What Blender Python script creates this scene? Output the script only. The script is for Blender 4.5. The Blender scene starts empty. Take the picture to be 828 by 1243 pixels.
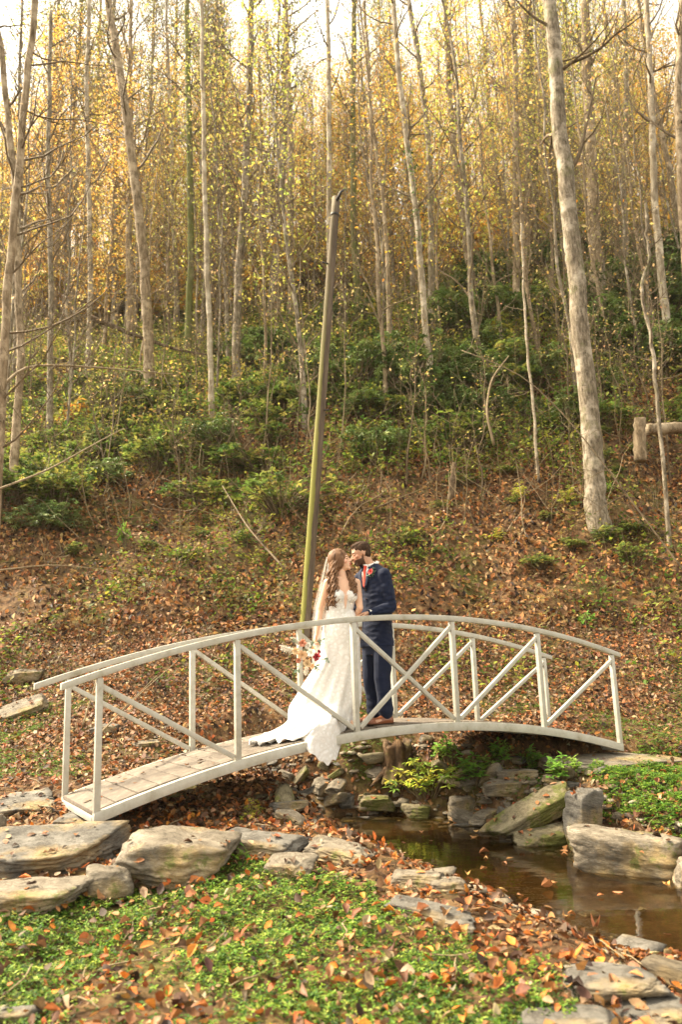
import bpy, bmesh, math, random
import numpy as np
from mathutils import Vector, Matrix, noise as mnoise

# ------------------------------------------------------------------ camera, sky, sun, exposure
SC = bpy.context.scene
COL = SC.collection
FPX, PITCH, ROLL = 953.0, 0.196, -0.036        # focal length in pixels of the 828x1243 photograph
_c, _s = math.cos(PITCH), math.sin(PITCH)
FWD = Vector((0, _c, _s)); UP0 = Vector((0, -_s, _c)); RT0 = Vector((1, 0, 0))
_cr, _sr = math.cos(ROLL), math.sin(ROLL)
CX = RT0 * _cr + UP0 * _sr
CY = -RT0 * _sr + UP0 * _cr
cam_data = bpy.data.cameras.new("camera"); cam = bpy.data.objects.new("camera", cam_data)
COL.objects.link(cam); SC.camera = cam
cam.matrix_world = Matrix(((CX.x, CY.x, -FWD.x, 0), (CX.y, CY.y, -FWD.y, 0), (CX.z, CY.z, -FWD.z, 0), (0, 0, 0, 1)))
cam_data.sensor_fit = 'VERTICAL'; cam_data.sensor_height = 36.0; cam_data.lens = 36.0 * FPX / 1243.0
cam_data.clip_start = 0.05; cam_data.clip_end = 1000
cam_data.dof.use_dof = True; cam_data.dof.focus_distance = 8.0; cam_data.dof.aperture_fstop = 2.0

SUN_ELEV, SUN_AZ = math.radians(50), math.radians(292)   # azimuth clockwise from +Y; high on the left
world = bpy.data.worlds.new("World"); SC.world = world; world.use_nodes = True
wn = world.node_tree.nodes; wl = world.node_tree.links
bg = wn["Background"]
sky = wn.new("ShaderNodeTexSky"); sky.sky_type = 'NISHITA'; sky.sun_disc = False
sky.sun_elevation = SUN_ELEV; sky.sun_rotation = SUN_AZ; sky.air_density = 1.0; sky.dust_density = 3.0
hs = wn.new("ShaderNodeHueSaturation"); hs.inputs['Saturation'].default_value = 0.12; hs.inputs['Value'].default_value = 1.0
tint = wn.new("ShaderNodeMix"); tint.data_type = 'RGBA'; tint.blend_type = 'MULTIPLY'; tint.inputs[0].default_value = 1.0
tint.inputs[7].default_value = (1.0, 0.93, 0.78, 1)
wl.new(sky.outputs[0], hs.inputs['Color']); wl.new(hs.outputs[0], tint.inputs[6]); wl.new(tint.outputs[2], bg.inputs[0])
bg.inputs[1].default_value = 0.125
sun_d = bpy.data.lights.new("sun", 'SUN'); sun = bpy.data.objects.new("sun", sun_d); COL.objects.link(sun)
sun_d.energy = 2.7; sun_d.angle = math.radians(11); sun_d.color = (1.0, 0.85, 0.62)
sdir = Vector((math.sin(SUN_AZ) * math.cos(SUN_ELEV), math.cos(SUN_AZ) * math.cos(SUN_ELEV), math.sin(SUN_ELEV)))
sun.rotation_euler = sdir.to_track_quat('Z', 'Y').to_euler(); sun.location = sdir * 60
SC.view_settings.view_transform = 'Standard'; SC.view_settings.look = 'None'
SC.view_settings.gamma = 1; SC.view_settings.use_curve_mapping = False
SC.view_settings.exposure = 2.27

# ------------------------------------------------------------------ helpers
rng = np.random.default_rng(7)
random.seed(7)

def tag(o, label=None, cat=None, group=None, kind=None):
    if label: o['label'] = label
    if cat: o['category'] = cat
    if group: o['group'] = group
    if kind: o['kind'] = kind
    return o

def empty(name, loc=(0, 0, 0), rz=0.0, label=None, cat=None, group=None):
    o = bpy.data.objects.new(name, None); COL.objects.link(o)
    o.empty_display_size = 0.1; o.location = loc; o.rotation_euler = (0, 0, rz)
    return tag(o, label, cat, group)

def link(name, me, parent=None):
    o = bpy.data.objects.new(name, me); COL.objects.link(o)
    if parent is not None: o.parent = parent
    return o

class MB:
    """collects vertices and faces (tris or quads), then builds one mesh"""
    def __init__(self): self.v = []; self.f = []; self.c = []; self.m = []; self.n = 0; self.cur = 0
    def add(self, V, F, col=None):
        V = np.asarray(V, float).reshape(-1, 3); self.v.append(V)
        F = np.asarray(F, int) + self.n
        if F.shape[1] == 3: F = np.hstack([F, -np.ones((len(F), 1), int)])
        self.f.append(F); self.m.append(np.full(len(F), self.cur)); self.n += len(V)
        if col is None: col = (1, 1, 1)
        C = np.asarray(col, float)
        if C.ndim == 1: C = np.tile(C, (len(V), 1))
        self.c.append(C)
        return self
    def mesh(self, name, mats, smooth=False):
        V = np.vstack(self.v); F = np.vstack(self.f); M = np.concatenate(self.m)
        tri = F[:, 3] < self.n * 0
        cnt = np.where(F[:, 3] < 0, 3, 4)
        me = bpy.data.meshes.new(name)
        me.vertices.add(len(V)); me.vertices.foreach_set('co', V.ravel().astype(np.float32))
        flat = F.ravel(); flat = flat[flat >= 0]
        me.loops.add(len(flat)); me.loops.foreach_set('vertex_index', flat.astype(np.int32))
        me.polygons.add(len(F))
        st = np.concatenate([[0], np.cumsum(cnt)[:-1]])
        me.polygons.foreach_set('loop_start', st.astype(np.int32))
        me.polygons.foreach_set('loop_total', cnt.astype(np.int32))
        me.polygons.foreach_set('material_index', M.astype(np.int32))
        if smooth: me.polygons.foreach_set('use_smooth', np.ones(len(F), bool))
        me.update(calc_edges=True)
        C = np.vstack(self.c)
        at = me.color_attributes.new('Col', 'FLOAT_COLOR', 'POINT')
        at.data.foreach_set('color', np.hstack([C, np.ones((len(C), 1))]).ravel().astype(np.float32))
        if not isinstance(mats, (list, tuple)): mats = [mats]
        for m in mats: me.materials.append(m)
        return me
    def build(self, name, mats, parent=None, smooth=False):
        return link(name, self.mesh(name, mats, smooth), parent)

def _frames(P):
    P = np.asarray(P, float); T = np.gradient(P, axis=0); T /= np.linalg.norm(T, axis=1)[:, None] + 1e-12
    ref = np.array([0, 0, 1.0]) if abs(T[0][2]) < .9 else np.array([1.0, 0, 0])
    N = []; n = np.cross(T[0], ref); n /= np.linalg.norm(n)
    for t in T:
        n = n - t * np.dot(n, t); n /= np.linalg.norm(n) + 1e-12; N.append(n)
    N = np.array(N); B = np.cross(T, N)
    return T, N, B

def tube(mb, P, R, sides=6, caps=True, col=None, wob=0, seed=0):
    P = np.asarray(P, float); R = np.broadcast_to(np.asarray(R, float), (len(P),))
    T, N, B = _frames(P)
    a = np.arange(sides) * 2 * np.pi / sides
    rr = R[:, None]
    if wob:
        g = np.random.default_rng(seed); rr = rr * (1 + wob * g.standard_normal((len(P), sides)))
    V = P[:, None, :] + rr[..., None] * (np.cos(a)[None, :, None] * N[:, None, :] + np.sin(a)[None, :, None] * B[:, None, :])
    V = V.reshape(-1, 3)
    i = np.arange(len(P) - 1)[:, None] * sides; j = np.arange(sides)[None, :]; k = (j + 1) % sides
    F = np.stack([i + j, i + k, i + k + sides, i + j + sides], -1).reshape(-1, 4)
    if caps:
        V = np.vstack([V, P[:1], P[-1:]]); n0 = len(P) * sides
        jj = np.arange(sides); kk = (jj + 1) % sides; last = (len(P) - 1) * sides
        F1 = np.stack([np.full(sides, n0), kk, jj, -np.ones(sides, int)], -1)
        F2 = np.stack([np.full(sides, n0 + 1), last + jj, last + kk, -np.ones(sides, int)], -1)
        F1 = F1[:, :3]; F2 = F2[:, :3]
        mb.add(V, F, col)
        # caps need the same vertex block
        base = mb.n - len(V)
        for FF in (F1, F2):
            G = FF + base; G = np.hstack([G, -np.ones((len(G), 1), int)])
            mb.f.append(G); mb.m.append(np.full(len(G), mb.cur))
    else:
        mb.add(V, F, col)

def box_between(mb, a, b, w, h, side, col=None):
    """square bar from a to b; 'side' is the direction of its width w"""
    a = np.array(a, float); b = np.array(b, float); d = b - a; d /= np.linalg.norm(d)
    s = np.array(side, float); s = s - d * s.dot(d); s /= np.linalg.norm(s); u = np.cross(s, d)
    V = []
    for p in (a, b):
        for i, j in ((-1, -1), (1, -1), (1, 1), (-1, 1)): V.append(p + s * w / 2 * i + u * h / 2 * j)
    F = [(0, 3, 2, 1), (4, 5, 6, 7), (0, 1, 5, 4), (1, 2, 6, 5), (2, 3, 7, 6), (3, 0, 4, 7)]
    mb.add(V, F, col)

def bevel(o, w=0.004, seg=2):
    m = o.modifiers.new('bevel', 'BEVEL'); m.width = w; m.segments = seg; m.limit_method = 'ANGLE'
    return o

def shade_auto(o, ang=40):
    me = o.data
    me.polygons.foreach_set('use_smooth', np.ones(len(me.polygons), bool))
    try: me.set_sharp_from_angle(angle=math.radians(ang))
    except Exception: pass
    return o

# value noise
_perm = np.random.default_rng(99).random((256, 256))
def vnoise(x, y):
    x = np.asarray(x, float); y = np.asarray(y, float)
    xi = np.floor(x).astype(int); yi = np.floor(y).astype(int); fx = x - xi; fy = y - yi
    fx = fx * fx * (3 - 2 * fx); fy = fy * fy * (3 - 2 * fy)
    g = lambda a, b: _perm[a % 256, b % 256]
    return (g(xi, yi) * (1 - fx) + g(xi + 1, yi) * fx) * (1 - fy) + (g(xi, yi + 1) * (1 - fx) + g(xi + 1, yi + 1) * fx) * fy
def fbm(x, y, o=4):
    r = 0; a = .5; t = 0
    for i in range(o): r = r + a * vnoise(x * 2 ** i + 17.3 * i, y * 2 ** i + 5.1 * i); t += a; a *= .5
    return r / t
def sstep(a, b, x):
    t = np.clip((x - a) / (b - a), 0, 1); return t * t * (3 - 2 * t)

# ------------------------------------------------------------------ materials
def mat(name):
    m = bpy.data.materials.new(name); m.use_nodes = True
    return m, m.node_tree.nodes, m.node_tree.links, m.node_tree.nodes['Principled BSDF']
def ramp(n, stops, interp='LINEAR'):
    r = n.new('ShaderNodeValToRGB'); r.color_ramp.interpolation = interp
    e = r.color_ramp.elements
    while len(e) > 1: e.remove(e[-1])
    e[0].position = stops[0][0]; e[0].color = (*stops[0][1], 1)
    for p, c in stops[1:]:
        q = e.new(p); q.color = (*c, 1)
    return r
def tex(n, l, kind, scale, detail=6, rough=.6, coord='Object', vec=None, stretch=None):
    tc = n.new('ShaderNodeTexCoord'); out = tc.outputs[coord]
    if stretch:
        mp = n.new('ShaderNodeMapping'); mp.inputs['Scale'].default_value = stretch; l.new(out, mp.inputs[0]); out = mp.outputs[0]
    t = n.new(kind); t.inputs['Scale'].default_value = scale
    if kind == 'ShaderNodeTexNoise': t.inputs['Detail'].default_value = detail; t.inputs['Roughness'].default_value = rough
    l.new(out, t.inputs['Vector'])
    return t
def bump(n, l, h, strength, dist, bsdf):
    b = n.new('ShaderNodeBump'); b.inputs['Strength'].default_value = strength; b.inputs['Distance'].default_value = dist
    l.new(h, b.inputs['Height']); l.new(b.outputs[0], bsdf.inputs['Normal']); return b
def mixc(n, l, fac, a, b, mode='MIX'):
    m = n.new('ShaderNodeMix'); m.data_type = 'RGBA'; m.blend_type = mode
    for s, v in ((0, fac), (6, a), (7, b)):
        if hasattr(v, 'links') or hasattr(v, 'is_output'): l.new(v, m.inputs[s])
        elif s == 0: m.inputs[s].default_value = v
        else: m.inputs[s].default_value = (*v, 1)
    return m.outputs[2]

def noise_mat(name, stops, scale=8, rough=.8, bstr=.4, bdist=.01, stretch=None, detail=8, spec=.3, fine=None):
    m, n, l, b = mat(name)
    t = tex(n, l, 'ShaderNodeTexNoise', scale, detail, .65, stretch=stretch)
    r = ramp(n, stops); l.new(t.outputs[0], r.inputs[0]); l.new(r.outputs[0], b.inputs['Base Color'])
    b.inputs['Roughness'].default_value = rough; b.inputs['Specular IOR Level'].default_value = spec
    bump(n, l, t.outputs[0], bstr, bdist, b)
    return m

def leaf_mat(name, trans=.35, rough=.55, spec=.25, sat=1.0):
    """colour comes from each leaf's own colour attribute"""
    m, n, l, b = mat(name)
    a = n.new('ShaderNodeVertexColor'); a.layer_name = 'Col'
    t = tex(n, l, 'ShaderNodeTexNoise', 45, 3, .6)
    r = ramp(n, [(.3, (.62, .62, .62)), (.7, (1.2, 1.2, 1.2))]); l.new(t.outputs[0], r.inputs[0])
    c = mixc(n, l, 1.0, a.outputs[0], r.outputs[0], 'MULTIPLY')
    l.new(c, b.inputs['Base Color']); b.inputs['Roughness'].default_value = rough; b.inputs['Specular IOR Level'].default_value = spec
    if trans:
        tr = n.new('ShaderNodeBsdfTranslucent'); l.new(c, tr.inputs[0])
        mx = n.new('ShaderNodeMixShader'); mx.inputs[0].default_value = trans
        l.new(b.outputs[0], mx.inputs[1]); l.new(tr.outputs[0], mx.inputs[2])
        l.new(mx.outputs[0], n['Material Output'].inputs[0])
    return m

def bark_mat(name, dark, mid, light, moss=None, mossamt=.5, sc=14):
    m, n, l, b = mat(name)
    t = tex(n, l, 'ShaderNodeTexNoise', sc, 10, .7, stretch=(1, 1, .22))
    r = ramp(n, [(.34, dark), (.5, mid), (.66, light)]); l.new(t.outputs[0], r.inputs[0])
    out = r.outputs[0]
    t2 = tex(n, l, 'ShaderNodeTexNoise', 2.2, 6, .7)
    r2 = ramp(n, [(.5, (0, 0, 0)), (.62, (.8, .8, .8))]); l.new(t2.outputs[0], r2.inputs[0])
    out = mixc(n, l, r2.outputs[0], out, tuple(min(1, x * 1.25 + .04) for x in light))     # pale lichen blotches
    if moss:
        t3 = tex(n, l, 'ShaderNodeTexNoise', 1.5, 8, .75)
        r3 = ramp(n, [(.62 - .3 * mossamt, (0, 0, 0)), (.78 - .3 * mossamt, (.85, .85, .85))]); l.new(t3.outputs[0], r3.inputs[0])
        out = mixc(n, l, r3.outputs[0], out, moss)
    l.new(out, b.inputs['Base Color']); b.inputs['Roughness'].default_value = .9; b.inputs['Specular IOR Level'].default_value = .15
    bump(n, l, t.outputs[0], .8, .03, b)
    return m

BARK_TAN = bark_mat('bark tan', (.08, .055, .03), (.25, .185, .115), (.41, .32, .21))
BARK_GREY = bark_mat('bark grey', (.06, .045, .03), (.20, .16, .11), (.38, .32, .24), (.13, .14, .04), .3, sc=24)
BARK_DARK = bark_mat('bark dark', (.04, .026, .016), (.11, .075, .045), (.20, .145, .09))
BARK_PALE = bark_mat('bark pale', (.13, .095, .06), (.34, .275, .19), (.52, .45, .34), sc=9)
BARK_MOSS = bark_mat('bark mossy', (.05, .038, .02), (.15, .12, .07), (.27, .22, .13), (.13, .15, .035), .8)
TWIG = noise_mat('twig', [(.3, (.07, .045, .025)), (.7, (.22, .16, .09))], 20, stretch=(1, 1, .2))
TWIG_PALE = noise_mat('twig pale', [(.3, (.15, .105, .055)), (.7, (.34, .26, .155))], 20, stretch=(1, 1, .2))
LEAF_GLOSS = leaf_mat('evergreen leaf', .18, .4, .4)
LEAF_SOFT = leaf_mat('leaf', .45, .6)
LITTER = leaf_mat('fallen leaf', .12, .65, .25)
GOLD = leaf_mat('autumn leaf', .6, .7)

def stone_mat(name, dark, mid, light, moss=(.10, .11, .02), mossamt=.5):
    m, n, l, b = mat(name)
    t = tex(n, l, 'ShaderNodeTexNoise', 3.5, 12, .65, stretch=(1, 1, 3.2))
    r = ramp(n, [(.28, dark), (.5, mid), (.72, light)]); l.new(t.outputs[0], r.inputs[0])
    v = tex(n, l, 'ShaderNodeTexNoise', 60, 5, .8)
    rv = ramp(n, [(.3, (.72, .72, .72)), (.7, (1.18, 1.18, 1.18))]); l.new(v.outputs[0], rv.inputs[0])
    out = mixc(n, l, 1.0, r.outputs[0], rv.outputs[0], 'MULTIPLY')
    t4 = tex(n, l, 'ShaderNodeTexNoise', 2.0, 5, .6)          # ochre staining
    r4 = ramp(n, [(.5, (0, 0, 0)), (.66, (.6, .6, .6))]); l.new(t4.outputs[0], r4.inputs[0])
    out = mixc(n, l, r4.outputs[0], out, (.36, .24, .08))
    t3 = tex(n, l, 'ShaderNodeTexNoise', 2.7, 10, .75)
    r3 = ramp(n, [(.68 - .22 * mossamt, (0, 0, 0)), (.74 - .22 * mossamt, (.9, .9, .9))]); l.new(t3.outputs[0], r3.inputs[0])
    out = mixc(n, l, r3.outputs[0], out, moss)
    tcr = tex(n, l, 'ShaderNodeTexNoise', 5, 9, .7, stretch=(1, 1, 9)); rcr = ramp(n, [(.44, (1, 1, 1)), (.49, (.38, .34, .3)), (.52, (1, 1, 1))]); l.new(tcr.outputs[0], rcr.inputs[0])
    out = mixc(n, l, .75, out, mixc(n, l, 1.0, out, rcr.outputs[0], 'MULTIPLY'))
    l.new(out, b.inputs['Base Color']); b.inputs['Roughness'].default_value = .82; b.inputs['Specular IOR Level'].default_value = .3
    ad = n.new('ShaderNodeMath'); ad.operation = 'MULTIPLY_ADD'; l.new(v.outputs[0], ad.inputs[0]); ad.inputs[1].default_value = .25; l.new(t.outputs[0], ad.inputs[2])
    bump(n, l, ad.outputs[0], .8, .03, b)
    return m
STONE = [stone_mat('stone buff', (.065, .052, .036), (.19, .16, .118), (.35, .31, .24), mossamt=.5),
         stone_mat('stone grey', (.05, .045, .038), (.14, .128, .108), (.28, .26, .22), mossamt=.4),
         stone_mat('stone mossy', (.07, .058, .035), (.19, .16, .095), (.34, .29, .19), mossamt=.85),
         stone_mat('stone wet', (.05, .04, .028), (.13, .105, .07), (.24, .2, .14), mossamt=.3)]

# ------------------------------------------------------------------ terrain
STREAM = np.array([(-1.1, 9.75, .22), (-.35, 9.15, .36), (.45, 8.7, .72), (1.08, 7.4, .90), (1.66, 6.35, .80), (2.32, 5.35, .76), (3.4, 4.25, .8), (5.2, 2.6, 1.0)])
WATER_Z = -1.65
_by = np.array([-20, 0, 3.5, 5, 6.5, 8, 9, 10, 11, 12, 13, 14.5, 17, 22, 34, 40, 60, 120, 260])
_bzL = np.array([-1.5, -1.42, -1.38, -1.33, -1.22, -1.12, -.98, -.76, -.45, -.05, .45, 1.6, 3.5, 7.1, 15.2, 18.6, 30.0, 50, 70])
_bzR = np.array([-1.5, -1.42, -1.40, -1.35, -1.22, -1.15, -1.08, -.92, -.62, -.2, .35, 1.6, 3.75, 8.0, 18.0, 21.6, 34.5, 52, 70])
def stream_d(x, y):
    """signed distance to the water's edge (negative inside)"""
    best = np.full(np.shape(x), 1e9)
    for a, b in zip(STREAM[:-1], STREAM[1:]):
        d = b[:2] - a[:2]; L2 = d @ d
        t = np.clip(((x - a[0]) * d[0] + (y - a[1]) * d[1]) / L2, 0, 1)
        q = np.hypot(x - a[0] - t * d[0], y - a[1] - t * d[1]) - (a[2] + t * (b[2] - a[2]))
        best = np.minimum(best, q)
    return best
def H(x, y, fine=True):
    x = np.asarray(x, float); y = np.asarray(y, float)
    k = sstep(-.25, .3, x / np.maximum(np.abs(y), 4))
    z = np.interp(y, _by, _bzL) * (1 - k) + np.interp(y, _by, _bzR) * k
    far = sstep(11, 18, y)
    z = z + (fbm(x * .35 + 4, y * .35, 3) - .5) * (.25 + far * 1.5) * sstep(2, 7, np.abs(y) + np.abs(x) * .4)
    z = z + (fbm(x * 1.6, y * 1.6, 3) - .5) * (.12 + far * .35)
    if fine: z = z + (fbm(x * 7, y * 7, 2) - .5) * (.035 + far * .10)
    sd = stream_d(x, y) + (fbm(x * 2.2 + 9, y * 2.2, 2) - .5) * .35
    # the upstream end of the bed is shallow rubble
    up = sstep(.1, -1.0, x)
    depth = -1.86 + up * .42
    near = (x * .8 + y * .6) < 5.6 + 0 * x
    wide = np.where(near, .8, .7)
    m = 1 - sstep(-.30, wide, sd)
    z = z * (1 - m) + np.minimum(z, depth) * m
    # hollow under the slab that carries the right end of the bridge
    e_ = np.hypot((x - 2.75) / 1.25, (y - 9.05) / .75); z = np.where(e_ < 1.5, np.minimum(z, -1.27 + .9 * sstep(.8, 1.5, e_)), z)
    # shallow gravel apron on the near side of the creek, lower right of the photo
    ap = sstep(1.0, 1.6, x) * (1 - sstep(4.2, 4.9, y)) * (1 - sstep(3.2, 4.0, x))
    z = z * (1 - ap) + np.maximum(np.minimum(z, -1.60), -1.64 + (fbm(x * 5, y * 5, 3) - .5) * .10) * ap
    return z
def ray(px, py):
    d = FWD + CX * ((px - 414) / FPX) + CY * ((621.5 - py) / FPX)
    return np.array(d / d.y)            # scaled so that y component is 1
def at(px, py, depth):
    return ray(px, py) * depth
_dd = np.concatenate([np.arange(2.2, 16, .02), np.arange(16, 120, .06)])
def gp(px, py):
    """the point of the terrain seen at a pixel"""
    r = ray(px, py); P = r[None, :] * _dd[:, None]
    h = H(P[:, 0], P[:, 1], False); i = np.argmax(P[:, 2] < h)
    if i == 0: return P[-1]
    return np.array([P[i][0], P[i][1], h[i]])
def topx(P):
    P = np.asarray(P, float); Z = P @ np.array(FWD); return 414 + FPX * (P @ np.array(CX)) / Z, 621.5 - FPX * (P @ np.array(CY)) / Z

ys = np.concatenate([np.linspace(-10, 1.5, 10), np.geomspace(2, 44, 430)[0:], np.geomspace(46, 125, 22)])
us = np.linspace(-1, 1, 331); us = np.sign(us) * np.abs(us) ** 1.15
YY, UU = np.meshgrid(ys, us, indexing='ij')
XX = UU * (5.5 + np.abs(YY) * .9)
ZZ = H(XX, YY)
nr, nc = XX.shape
idx = np.arange(nr * nc).reshape(nr, nc)
Fq = np.stack([idx[:-1, :-1], idx[:-1, 1:], idx[1:, 1:], idx[1:, :-1]], -1).reshape(-1, 4)
def moss_mask(x, y):
    return sstep(.52, .66, fbm(x * .55 + 31, y * .55 + 2, 4))
mb = MB(); mb.add(np.stack([XX, YY, ZZ], -1).reshape(-1, 3), Fq)
m, n, l, b = mat('forest floor')
t = tex(n, l, 'ShaderNodeTexNoise', 9, 12, .75)
r = ramp(n, [(.38, (.012, .008, .004)), (.48, (.07, .04, .018)), (.56, (.17, .095, .04)), (.68, (.30, .20, .09))]); l.new(t.outputs[0], r.inputs[0])  # near-black stop paints the shade in gaps between leaves into the soil colour
v = n.new('ShaderNodeTexVoronoi'); v.inputs['Scale'].default_value = 14; tc = n.new('ShaderNodeTexCoord'); l.new(tc.outputs['Object'], v.inputs['Vector'])
rv = ramp(n, [(0, (.05, .025, .012)), (.35, (.20, .10, .045)), (.6, (.07, .04, .02)), (1, (.30, .18, .08))]); sp = n.new('ShaderNodeSeparateColor'); l.new(v.outputs['Color'], sp.inputs[0]); l.new(sp.outputs[0], rv.inputs[0])
c0 = mixc(n, l, .5, r.outputs[0], rv.outputs[0])
t2 = tex(n, l, 'ShaderNodeTexNoise', .7, 8, .7)
r2 = ramp(n, [(.52, (0, 0, 0)), (.66, (.8, .8, .8))]); l.new(t2.outputs[0], r2.inputs[0])
t5 = tex(n, l, 'ShaderNodeTexNoise', 25, 6, .7)
r5 = ramp(n, [(.35, (.05, .06, .012)), (.7, (.16, .17, .035))]); l.new(t5.outputs[0], r5.inputs[0])
c1 = mixc(n, l, r2.outputs[0], c0, r5.outputs[0])
gz = n.new('ShaderNodeSeparateXYZ'); tcz = n.new('ShaderNodeTexCoord'); l.new(tcz.outputs['Object'], gz.inputs[0]); mr = n.new('ShaderNodeMapRange'); l.new(gz.outputs[2], mr.inputs[0])
mr.inputs[1].default_value = -1.60; mr.inputs[2].default_value = -1.68; mr.inputs[3].default_value = 0; mr.inputs[4].default_value = .62
c1 = mixc(n, l, mr.outputs[0], c1, (.06, .040, .018))          # silt on the bed of the creek
l.new(c1, b.inputs['Base Color']); b.inputs['Roughness'].default_value = .9; b.inputs['Specular IOR Level'].default_value = .2
bump(n, l, t.outputs[0], .9, .05, b)
FLOOR = m

hz = MB(); a0, a1 = np.array([-130, -12, -4.0]), np.array([130, 130, 75.0])  # added thin volume, imitates the overexposed glow of the far forest
hz.add([(a1[0] if i & 1 else a0[0], a1[1] if i & 2 else a0[1], a1[2] if i & 4 else a0[2]) for i in range(8)], [(0, 2, 3, 1), (4, 5, 7, 6), (0, 1, 5, 4), (2, 6, 7, 3), (0, 4, 6, 2), (1, 3, 7, 5)])
hm = bpy.data.materials.new('glow_volume'); hm.use_nodes = True; hn = hm.node_tree.nodes; hn.remove(hn['Principled BSDF'])
pv = hn.new('ShaderNodeVolumePrincipled'); pv.inputs['Color'].default_value = (1.0, .93, .80, 1); pv.inputs['Density'].default_value = .0003; pv.inputs['Anisotropy'].default_value = .3
hm.node_tree.links.new(pv.outputs[0], hn['Material Output'].inputs['Volume'])
glow_volume = hz.build('glow_volume', hm); tag(glow_volume, 'added thin warm volume imitating the bright glow of the far forest', 'glow_volume', kind='stuff')
ground = mb.build('ground', FLOOR, smooth=True); tag(ground, 'leaf covered forest floor rising into a steep hillside', kind='structure', cat='ground')

# water: surface sheet inside the carved bed
wx = np.linspace(-1.6, 7, 120); wy = np.linspace(1.5, 10.6, 130)
WX, WY = np.meshgrid(wx, wy); W3 = np.stack([WX, WY, np.full_like(WX, WATER_Z)], -1).reshape(-1, 3)
keep = (stream_d(WX, WY) < .75)
ii = np.arange(WX.size).reshape(WX.shape)
kk = keep[:-1, :-1] & keep[1:, 1:] & keep[:-1, 1:] & keep[1:, :-1]
Fw = np.stack([ii[:-1, :-1], ii[:-1, 1:], ii[1:, 1:], ii[1:, :-1]], -1)[kk]
m, n, l, b = mat('creek water')
b.inputs['Base Color'].default_value = (.60, .46, .22, 1); b.inputs['Roughness'].default_value = .03
b.inputs['Transmission Weight'].default_value = 1.0; b.inputs['IOR'].default_value = 1.33
t = tex(n, l, 'ShaderNodeTexNoise', 5, 3, .5, stretch=(1, 1.8, 1)); bump(n, l, t.outputs[0], .12, .02, b)
# tinted transparent shadow so that the bed is lit through the water
mb = MB(); mb.add(W3, Fw); water = mb.build('creek_water', m, smooth=True); tag(water, 'shallow brown creek water', kind='structure', cat='water')
# ------------------------------------------------------------------ leaves
_T2 = (np.array([(0, 0, 0), (.45, .27, .09), (1, 0, -.04), (.45, -.27, .09)]), np.array([(0, 2, 1), (0, 3, 2)]))
_T8 = (np.array([(0, 0, 0), (.33, 0, 0), (.68, 0, 0), (1, 0, 0), (.14, .17, 0), (.45, .31, 0), (.80, .19, 0), (.14, -.17, 0), (.45, -.31, 0), (.80, -.19, 0)]),
       np.array([(0, 1, 4, -1), (1, 2, 5, 4), (2, 3, 6, 5), (0, 7, 1, -1), (1, 7, 8, 2), (2, 8, 9, 3)]))
_TN = (np.array([(0, 0, 0), (.3, .13, .02), (.72, .13, .0), (1, 0, -.12), (.72, -.13, 0), (.3, -.13, .02)]), np.array([(0, 3, 2, 1), (0, 5, 4, 3)]))
def put_leaves(mb, P, size, yaw, pitch, roll, cols, tpl, curl=None):
    V0, F0 = tpl; n = len(P)
    L = np.tile(V0[None], (n, 1, 1)) * np.asarray(size)[:, None, None]
    if curl is not None:
        L[:, :, 2] += curl[:, 0, None] * (np.abs(V0[None, :, 1]) * 2.2) ** 1.5 * size[:, None] + curl[:, 1, None] * (V0[None, :, 0] - .5) ** 2 * size[:, None]
    cy, sy = np.cos(yaw), np.sin(yaw); cp, sp = np.cos(pitch), np.sin(pitch); cr, sr = np.cos(roll), np.sin(roll)
    x, y, z = L[..., 0], L[..., 1], L[..., 2]
    y, z = y * cr[:, None] - z * sr[:, None], y * sr[:, None] + z * cr[:, None]
    x, z = x * cp[:, None] - z * sp[:, None], x * sp[:, None] + z * cp[:, None]
    x, y = x * cy[:, None] - y * sy[:, None], x * sy[:, None] + y * cy[:, None]
    V = np.stack([x, y, z], -1) + np.asarray(P)[:, None, :]
    k = len(V0); F = (F0[None] + (np.arange(n) * k)[:, None, None])
    if F0.shape[1] == 4: F = np.where(F0[None] < 0, -1, F)
    F = F.reshape(-1, F0.shape[1])
    C = np.repeat(np.asarray(cols), k, axis=0)
    V = V.reshape(-1, 3)
    mb.v.append(V); G = F.astype(int)
    if G.shape[1] == 3: G = np.hstack([G + mb.n, -np.ones((len(G), 1), int)])
    else: G = np.where(G < 0, -1, G + mb.n)
    mb.f.append(G); mb.m.append(np.full(len(G), mb.cur)); mb.c.append(C); mb.n += len(V)
def pal(n, colors, weights=None, jit=.18, g=None):
    g = g or rng
    c = np.array(colors)[g.choice(len(colors), n, p=None if weights is None else np.array(weights) / np.sum(weights))]
    return np.clip(c * (1 + jit * g.standard_normal((n, 1))) * (1 + .08 * g.standard_normal((n, 3))), .004, .95)

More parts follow.
